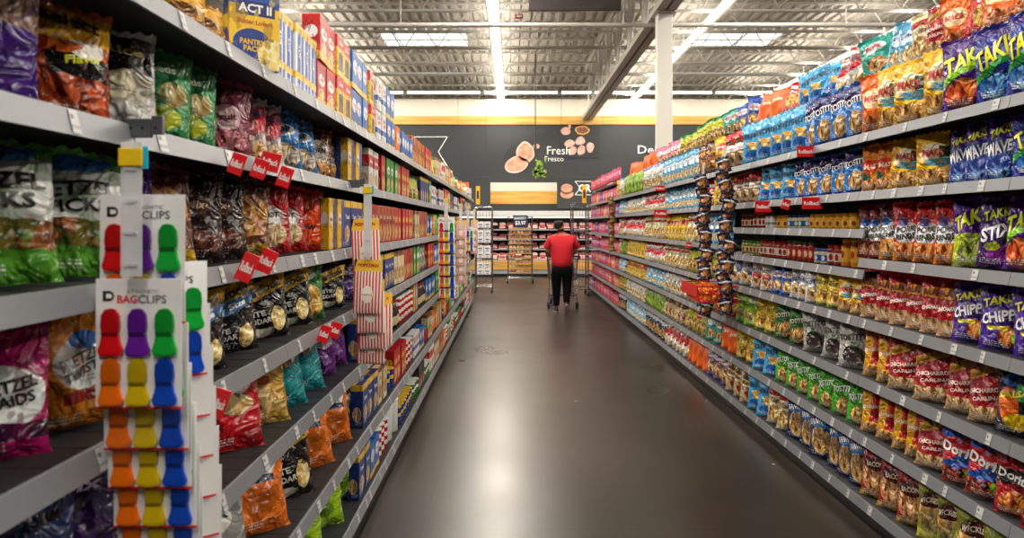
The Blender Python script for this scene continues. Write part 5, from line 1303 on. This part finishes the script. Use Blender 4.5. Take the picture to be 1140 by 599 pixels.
# skylights in the deck
M_SKY = mat('skylight_dome', '#f4f6f8', .4, emit=2.2)
for k, (x, y) in enumerate([(-2.6, 21.6), (6.6, 21.6), (-2.6, 14.8), (6.6, 14.8), (-9.5, 21.6), (13.5, 21.6)]):
    mb = MB(); mb.box(-1.25, 1.25, -.75, .75, 0, .03); mb.box(-1.35, 1.35, -.85, -.75, -.02, .05, 1); mb.box(-1.35, 1.35, .75, .85, -.02, .05, 1); mb.box(-1.35, -1.25, -.85, .85, -.02, .05, 1); mb.box(1.25, 1.35, -.85, .85, -.02, .05, 1)
    o = mb.build('skylight', [M_SKY, M_STEEL], None, (x, y, ZT-.13)); tag(o, 'bright rectangular skylight in the roof deck, %s %s' % (('left of centre', 'right of centre', 'left of centre', 'right of centre', 'far left', 'far right')[k], ('near the mural', 'near the mural', 'nearer the camera', 'nearer the camera', 'side', 'side')[k]), 'skylight', 'roof skylights')
# meat case lamp
t = MB(); t.tube((CW0+.1, -.35, 1.895), (CW1-.1, -.35, 1.895), .02, 0, 8); t.build('lamp_tube', [mat('case_tube', '#fff0e6', .4, emit=1.6)], mc)
ld = bpy.data.lights.new('case_glow', 'AREA'); ld.shape = 'RECTANGLE'; ld.size = 13.8; ld.size_y = .1; ld.energy = 30; ld.color = (1, .93, .88)
lo = bpy.data.objects.new('case_glow', ld); lo.location = (.5, 23.4, 1.87); lo.rotation_euler = (R(20), 0, 0); COL.objects.link(lo)

# ---------------------------------------------------------------- shopper
def skin_body(name, joints, bones, mats, parent=None, sub=2, root=0, smooth=True):
    me = bpy.data.meshes.new(name + '_src'); me.from_pydata([j[0] for j in joints], bones, [])
    o = bpy.data.objects.new(name + '_src', me); COL.objects.link(o)
    md = o.modifiers.new('s', 'SKIN'); md.use_smooth_shade = True
    for i, j in enumerate(joints):
        r = j[1]; me.skin_vertices[0].data[i].radius = r if isinstance(r, tuple) else (r, r)
        me.skin_vertices[0].data[i].use_root = (i == root)
    sb = o.modifiers.new('u', 'SUBSURF'); sb.levels = sub; sb.render_levels = sub
    dg = bpy.context.evaluated_depsgraph_get(); dg.update()
    nm = bpy.data.meshes.new_from_object(o.evaluated_get(dg)); nm.name = name
    bpy.data.objects.remove(o)
    nm.materials.clear()
    for m in mats: nm.materials.append(m)
    for p in nm.polygons: p.use_smooth = True; p.material_index = 0
    return link(name, nm, parent)
PXc, PY = .95, 13.72
S = lambda x, y, z: (x, y, z)
M_SKIN = mat('skin', '#9a6248', .5); M_SHIRT = mat('shirt_red', '#c00f20', .8, bump=.25, bscale=9); M_PANTS = mat('trousers_dark', '#0a0b10', .9, spec=.15, bump=.2, bscale=12)
M_HAIR = mat('hair_black', '#120e0d', .6, bump=.6, bscale=60); M_SHOE = mat('shoe_grey', '#3c3a3c', .6); M_SOLE = mat('shoe_sole', '#d0ccc6', .6)
J = [ (S(0,0,.92),(.15,.12)), (S(0,.01,1.1),(.16,.12)), (S(0,.02,1.3),(.17,.12)), (S(0,.03,1.42),(.13,.09)), (S(0,.035,1.5),.055), (S(-.02,.05,1.57),.07), (S(-.06,.06,1.65),(.09,.1)), (S(-.06,.06,1.71),(.07,.085)),
 (S(-.19,.03,1.40),.062), (S(-.27,.06,1.14),.05), (S(-.22,.32,1.06),.038), (S(-.2,.40,1.05),.03),
 (S(.19,.03,1.40),.062), (S(.28,.07,1.15),.05), (S(.24,.33,1.08),.038), (S(.22,.41,1.06),.03),
 (S(-.09,0,.84),.095), (S(-.10,.03,.5),.062), (S(-.105,-.02,.1),.042), (S(-.105,.08,.04),.035),
 (S(.09,0,.84),.095), (S(.095,.02,.5),.062), (S(.075,-.16,.15),.042), (S(.08,-.10,.06),.035) ]
E_ = [(0,1),(1,2),(2,3),(3,4),(4,5),(5,6),(6,7),(3,8),(8,9),(9,10),(10,11),(3,12),(12,13),(13,14),(14,15),(0,16),(16,17),(17,18),(18,19),(0,20),(20,21),(21,22),(22,23)]
person = skin_body('person', J, E_, [M_SKIN]); person.location = (PXc, PY, 0)
tag(person, 'person in red polo shirt and dark trousers pushing a cart, seen from behind', 'person')
sh = [ (S(0,0,.80),(.205,.17)), (S(0,.0,1.0),(.215,.18)), (S(0,.01,1.2),(.235,.18)), (S(0,.02,1.37),(.205,.14)), (S(0,.03,1.45),(.14,.1)), (S(-.01,.035,1.505),(.085,.075)),
 (S(-.2,.02,1.38),.085), (S(-.265,.04,1.27),.08), (S(-.285,.06,1.18),.076), (S(.2,.02,1.38),.085), (S(.275,.045,1.27),.08), (S(.295,.065,1.19),.076)]
skin_body('polo_shirt', sh, [(0,1),(1,2),(2,3),(3,4),(4,5),(3,6),(6,7),(7,8),(3,9),(9,10),(10,11)], [M_SHIRT], person)
pn = [ (S(0,0,.93),(.18,.14)), (S(0,0,.84),(.19,.15)), (S(-.1,.0,.72),(.12,.125)), (S(-.10,.03,.48),.098), (S(-.105,-.01,.2),.07), (S(-.105,-.02,.09),.068),
 (S(.1,.0,.72),(.12,.125)), (S(.10,.02,.5),.098), (S(.085,-.10,.25),.07), (S(.077,-.155,.15),.064)]
skin_body('trousers', pn, [(0,1),(1,2),(2,3),(3,4),(4,5),(1,6),(6,7),(7,8),(8,9)], [M_PANTS], person)
hr = [(S(-.05,.015,1.56),(.07,.06)), (S(-.058,.03,1.61),(.085,.08)), (S(-.06,.035,1.68),(.105,.11)), (S(-.06,.05,1.735),(.085,.1))]
skin_body('hair', hr, [(0,1),(1,2),(2,3)], [M_HAIR], person)
# face turned to the right: nose, ears, eyes, mouth
mb = MB()
mb.tube((.015,.12,1.645),(.042,.145,1.62),.012,0,7,.016)
mb.tube((.028,.06,1.60),(.034,.06,1.65),.016,0,8,.02)
mb.tube((-.142,.07,1.60),(-.146,.07,1.65),.014,0,8,.018)
mb.build('ears_and_nose', [M_SKIN], person)
for sx_, side in ((-1, 'l'), (1, 'r')):
    # hands closed round the handle: palm, four fingers, thumb
    hx_ = -.2 if sx_ < 0 else .22
    mb = MB(); c = Vector((hx_, .43, 1.05))
    mb.box(c.x-.04, c.x+.04, c.y-.045, c.y+.03, c.z-.005, c.z+.022, 0, bev=.010)
    for f in range(4):
        a = c + Vector((-.032 + .021*f, .028, .012)); L_ = (.03, .035, .033, .026)[f]
        mb.tube(a, a + Vector((0, L_*.8, -.010)), .0095, 0, 7); mb.tube(a + Vector((0, L_*.8, -.010)), a + Vector((0, L_*.9, -.042)), .0088, 0, 7); mb.tube(a + Vector((0, L_*.9, -.042)), a + Vector((0, L_*.3, -.055)), .008, 0, 7)
    a = c + Vector((-sx_*.038, -.01, .004)); mb.tube(a, a + Vector((-sx_*.022, .03, -.014)), .011, 0, 7); mb.tube(a + Vector((-sx_*.022, .03, -.014)), a + Vector((-sx_*.018, .055, -.032)), .0095, 0, 7)
    mb.build('hand', [M_SKIN], person)
def shoe(x, y, z, pitch, yaw):
    mb = MB(); pts = []; n = 16
    sole = []
    for i in range(n):
        t = 2*PI*i/n; yy = math.cos(t)*.135; w = .045 + .008*math.cos(t)
        sole.append((math.sin(t)*w, yy))
    M = Matrix.Translation((x, y, z)) @ Matrix.Rotation(R(yaw), 4, 'Z') @ Matrix.Rotation(R(pitch), 4, 'X') @ Matrix.Translation((0, .09, 0))
    lay = [(1.0, 0, 0), (1.03, .025, 0), (1.0, .03, 1), (.95, .055, 1), (.75, .08, 1), (.45, .1, 1)]
    for (k, zz, mi), (k2, z2, m2) in zip(lay, lay[1:]):
        vs = [(a*k, b*k - (1-k)*.05, zz) for a, b in sole] + [(a*k2, b*k2 - (1-k2)*.05, z2) for a, b in sole]
        mb.add(vs, [(i, (i+1) % n, (i+1) % n + n, i+n) for i in range(n)], m2, None, True, M)
    mb.add([(a, b, 0) for a, b in sole], [list(reversed(range(n)))], 0, None, False, M)
    mb.add([(a*.45, b*.45-.0275, .1) for a, b in sole], [list(range(n))], 1, None, False, M)
    mb.build('shoe', [M_SOLE, M_SHOE], person)
shoe(-.105, -.07, 0.0, 0, 4); shoe(.078, -.235, .125, -38, -6)

# ---------------------------------------------------------------- shopping cart
ct = bpy.data.objects.new('shopping_cart', None); ct.location = (PXc + .05, PY + .44, 0); COL.objects.link(ct)
tag(ct, 'grey wire shopping cart pushed by the person in red', 'shopping cart')
def wire_panel(mb, a, b, c, d, nu, nv, r=.0025):
    a, b, c, d = map(Vector, (a, b, c, d))
    for i in range(nu+1):
        t = i/nu; mb.tube(a.lerp(b, t), d.lerp(c, t), r, 0, 5)
    for j in range(nv+1):
        t = j/nv; mb.tube(a.lerp(d, t), b.lerp(c, t), r*1.3, 0, 5)
bw, fw = .30, .22
TB = [(-bw,.05,1.0),(bw,.05,1.0),(fw,.92,.92),(-fw,.92,.92)]; BB = [(-bw+.04,.10,.56),(bw-.04,.10,.56),(fw-.03,.86,.62),(-fw+.03,.86,.62)]
mb = MB()
for i in range(4):
    j = (i+1) % 4; wire_panel(mb, BB[i], BB[j], TB[j], TB[i], 14, 6)
wire_panel(mb, BB[0], BB[1], BB[2], BB[3], 10, 14); mb.path([Vector(p) for p in TB + [TB[0]]], .007)
mb.build('basket', [M_CHROME], ct)
mb = MB()
for sx_ in (-1, 1):
    mb.path([Vector((sx_*bw, 0, 1.02)), Vector((sx_*bw, .06, .95)), Vector((sx_*.27, .08, .56)), Vector((sx_*.27, .02, .3)), Vector((sx_*.28, -.0, .15))], .012)
    mb.path([Vector((sx_*.27, .02, .3)), Vector((sx_*.25, .3, .22)), Vector((sx_*.18, .85, .18)), Vector((sx_*.18, .88, .14))], .011)
mb.tube((-.27, .03, .28), (.27, .03, .28), .01); mb.tube((-.18, .85, .18), (.18, .85, .18), .01)
wire_panel(mb, (-.26,.1,.25), (.26,.1,.25), (.17,.8,.2), (-.17,.8,.2), 6, 3, .004)
mb.build('frame', [M_CHROME], ct)
mb = MB(); mb.tube((-.3, 0, 1.03), (.3, 0, 1.03), .016, 0, 12); mb.box(-.16, .16, -.02, .02, 1.03, 1.055, 0, bev=.005); mb.build('handle', [mat('cart_blue', '#1f3f86', .4)], ct)
mb = MB(); mb.box(-.22, .22, .07, .085, .66, .9, 0, bev=.004); mb.box(-.2, .2, .088, .3, .74, .755, 0, bev=.003); mb.build('child_seat', [mat('cart_blue', '#1f3f86')], ct)
for x, y in ((-.28, 0), (.28, 0), (-.18, .88), (.18, .88)):
    mb = MB(); caster(mb, x, y, .062); mb.build('caster', [M_RUB, M_CHROME], ct)

# ---------------------------------------------------------------- debris specks on the floor
for k, (px, py) in enumerate(((861, 517), (890, 515), (641, 447))):
    y = 1.66*800/(py-250); x = (px-570)/800*y
    mb = MB(); pts = [(math.cos(t*PI/4)*.012*(1+.3*math.sin(t*3+k)), math.sin(t*PI/4)*.008) for t in range(8)]
    mb.v = []; mb.add([(a, b, .0) for a, b in pts] + [(a*.8, b*.8, .003) for a, b in pts], [list(range(8, 16))] + [(i, (i+1) % 8, (i+1) % 8+8, i+8) for i in range(8)])
    o = mb.build('paper_scrap', [mat('scrap', '#d0cabd', .6)], None, (x, y, .0005)); tag(o, ['pale scrap on the floor nearest the right shelves, left one', 'pale scrap on the floor nearest the right shelves, right one', 'tiny pale scrap in the middle of the aisle floor'][k], 'scrap', 'scraps on the floor')

realise()

# ---------------------------------------------------------------- world, camera, view
w = bpy.data.worlds.new('store'); scene.world = w; w.use_nodes = True
bg = w.node_tree.nodes['Background']; bg.inputs['Color'].default_value = (1, .93, .84, 1); bg.inputs['Strength'].default_value = .03
cam = bpy.data.cameras.new('camera'); co = bpy.data.objects.new('camera', cam); COL.objects.link(co)
co.location = (0, 0, CAM_H); co.rotation_euler = (R(90), 0, 0)
cam.sensor_width = 36; cam.lens = 36*800/1140; cam.shift_y = -49.5/1140; cam.clip_start = .05; cam.clip_end = 200
cam.dof.use_dof = True; cam.dof.focus_distance = 5.0; cam.dof.aperture_fstop = 4.0
scene.camera = co
vs = scene.view_settings
vs.view_transform = 'Standard'; vs.look = 'None'; vs.gamma = 1; vs.use_curve_mapping = False; vs.exposure = -0.28
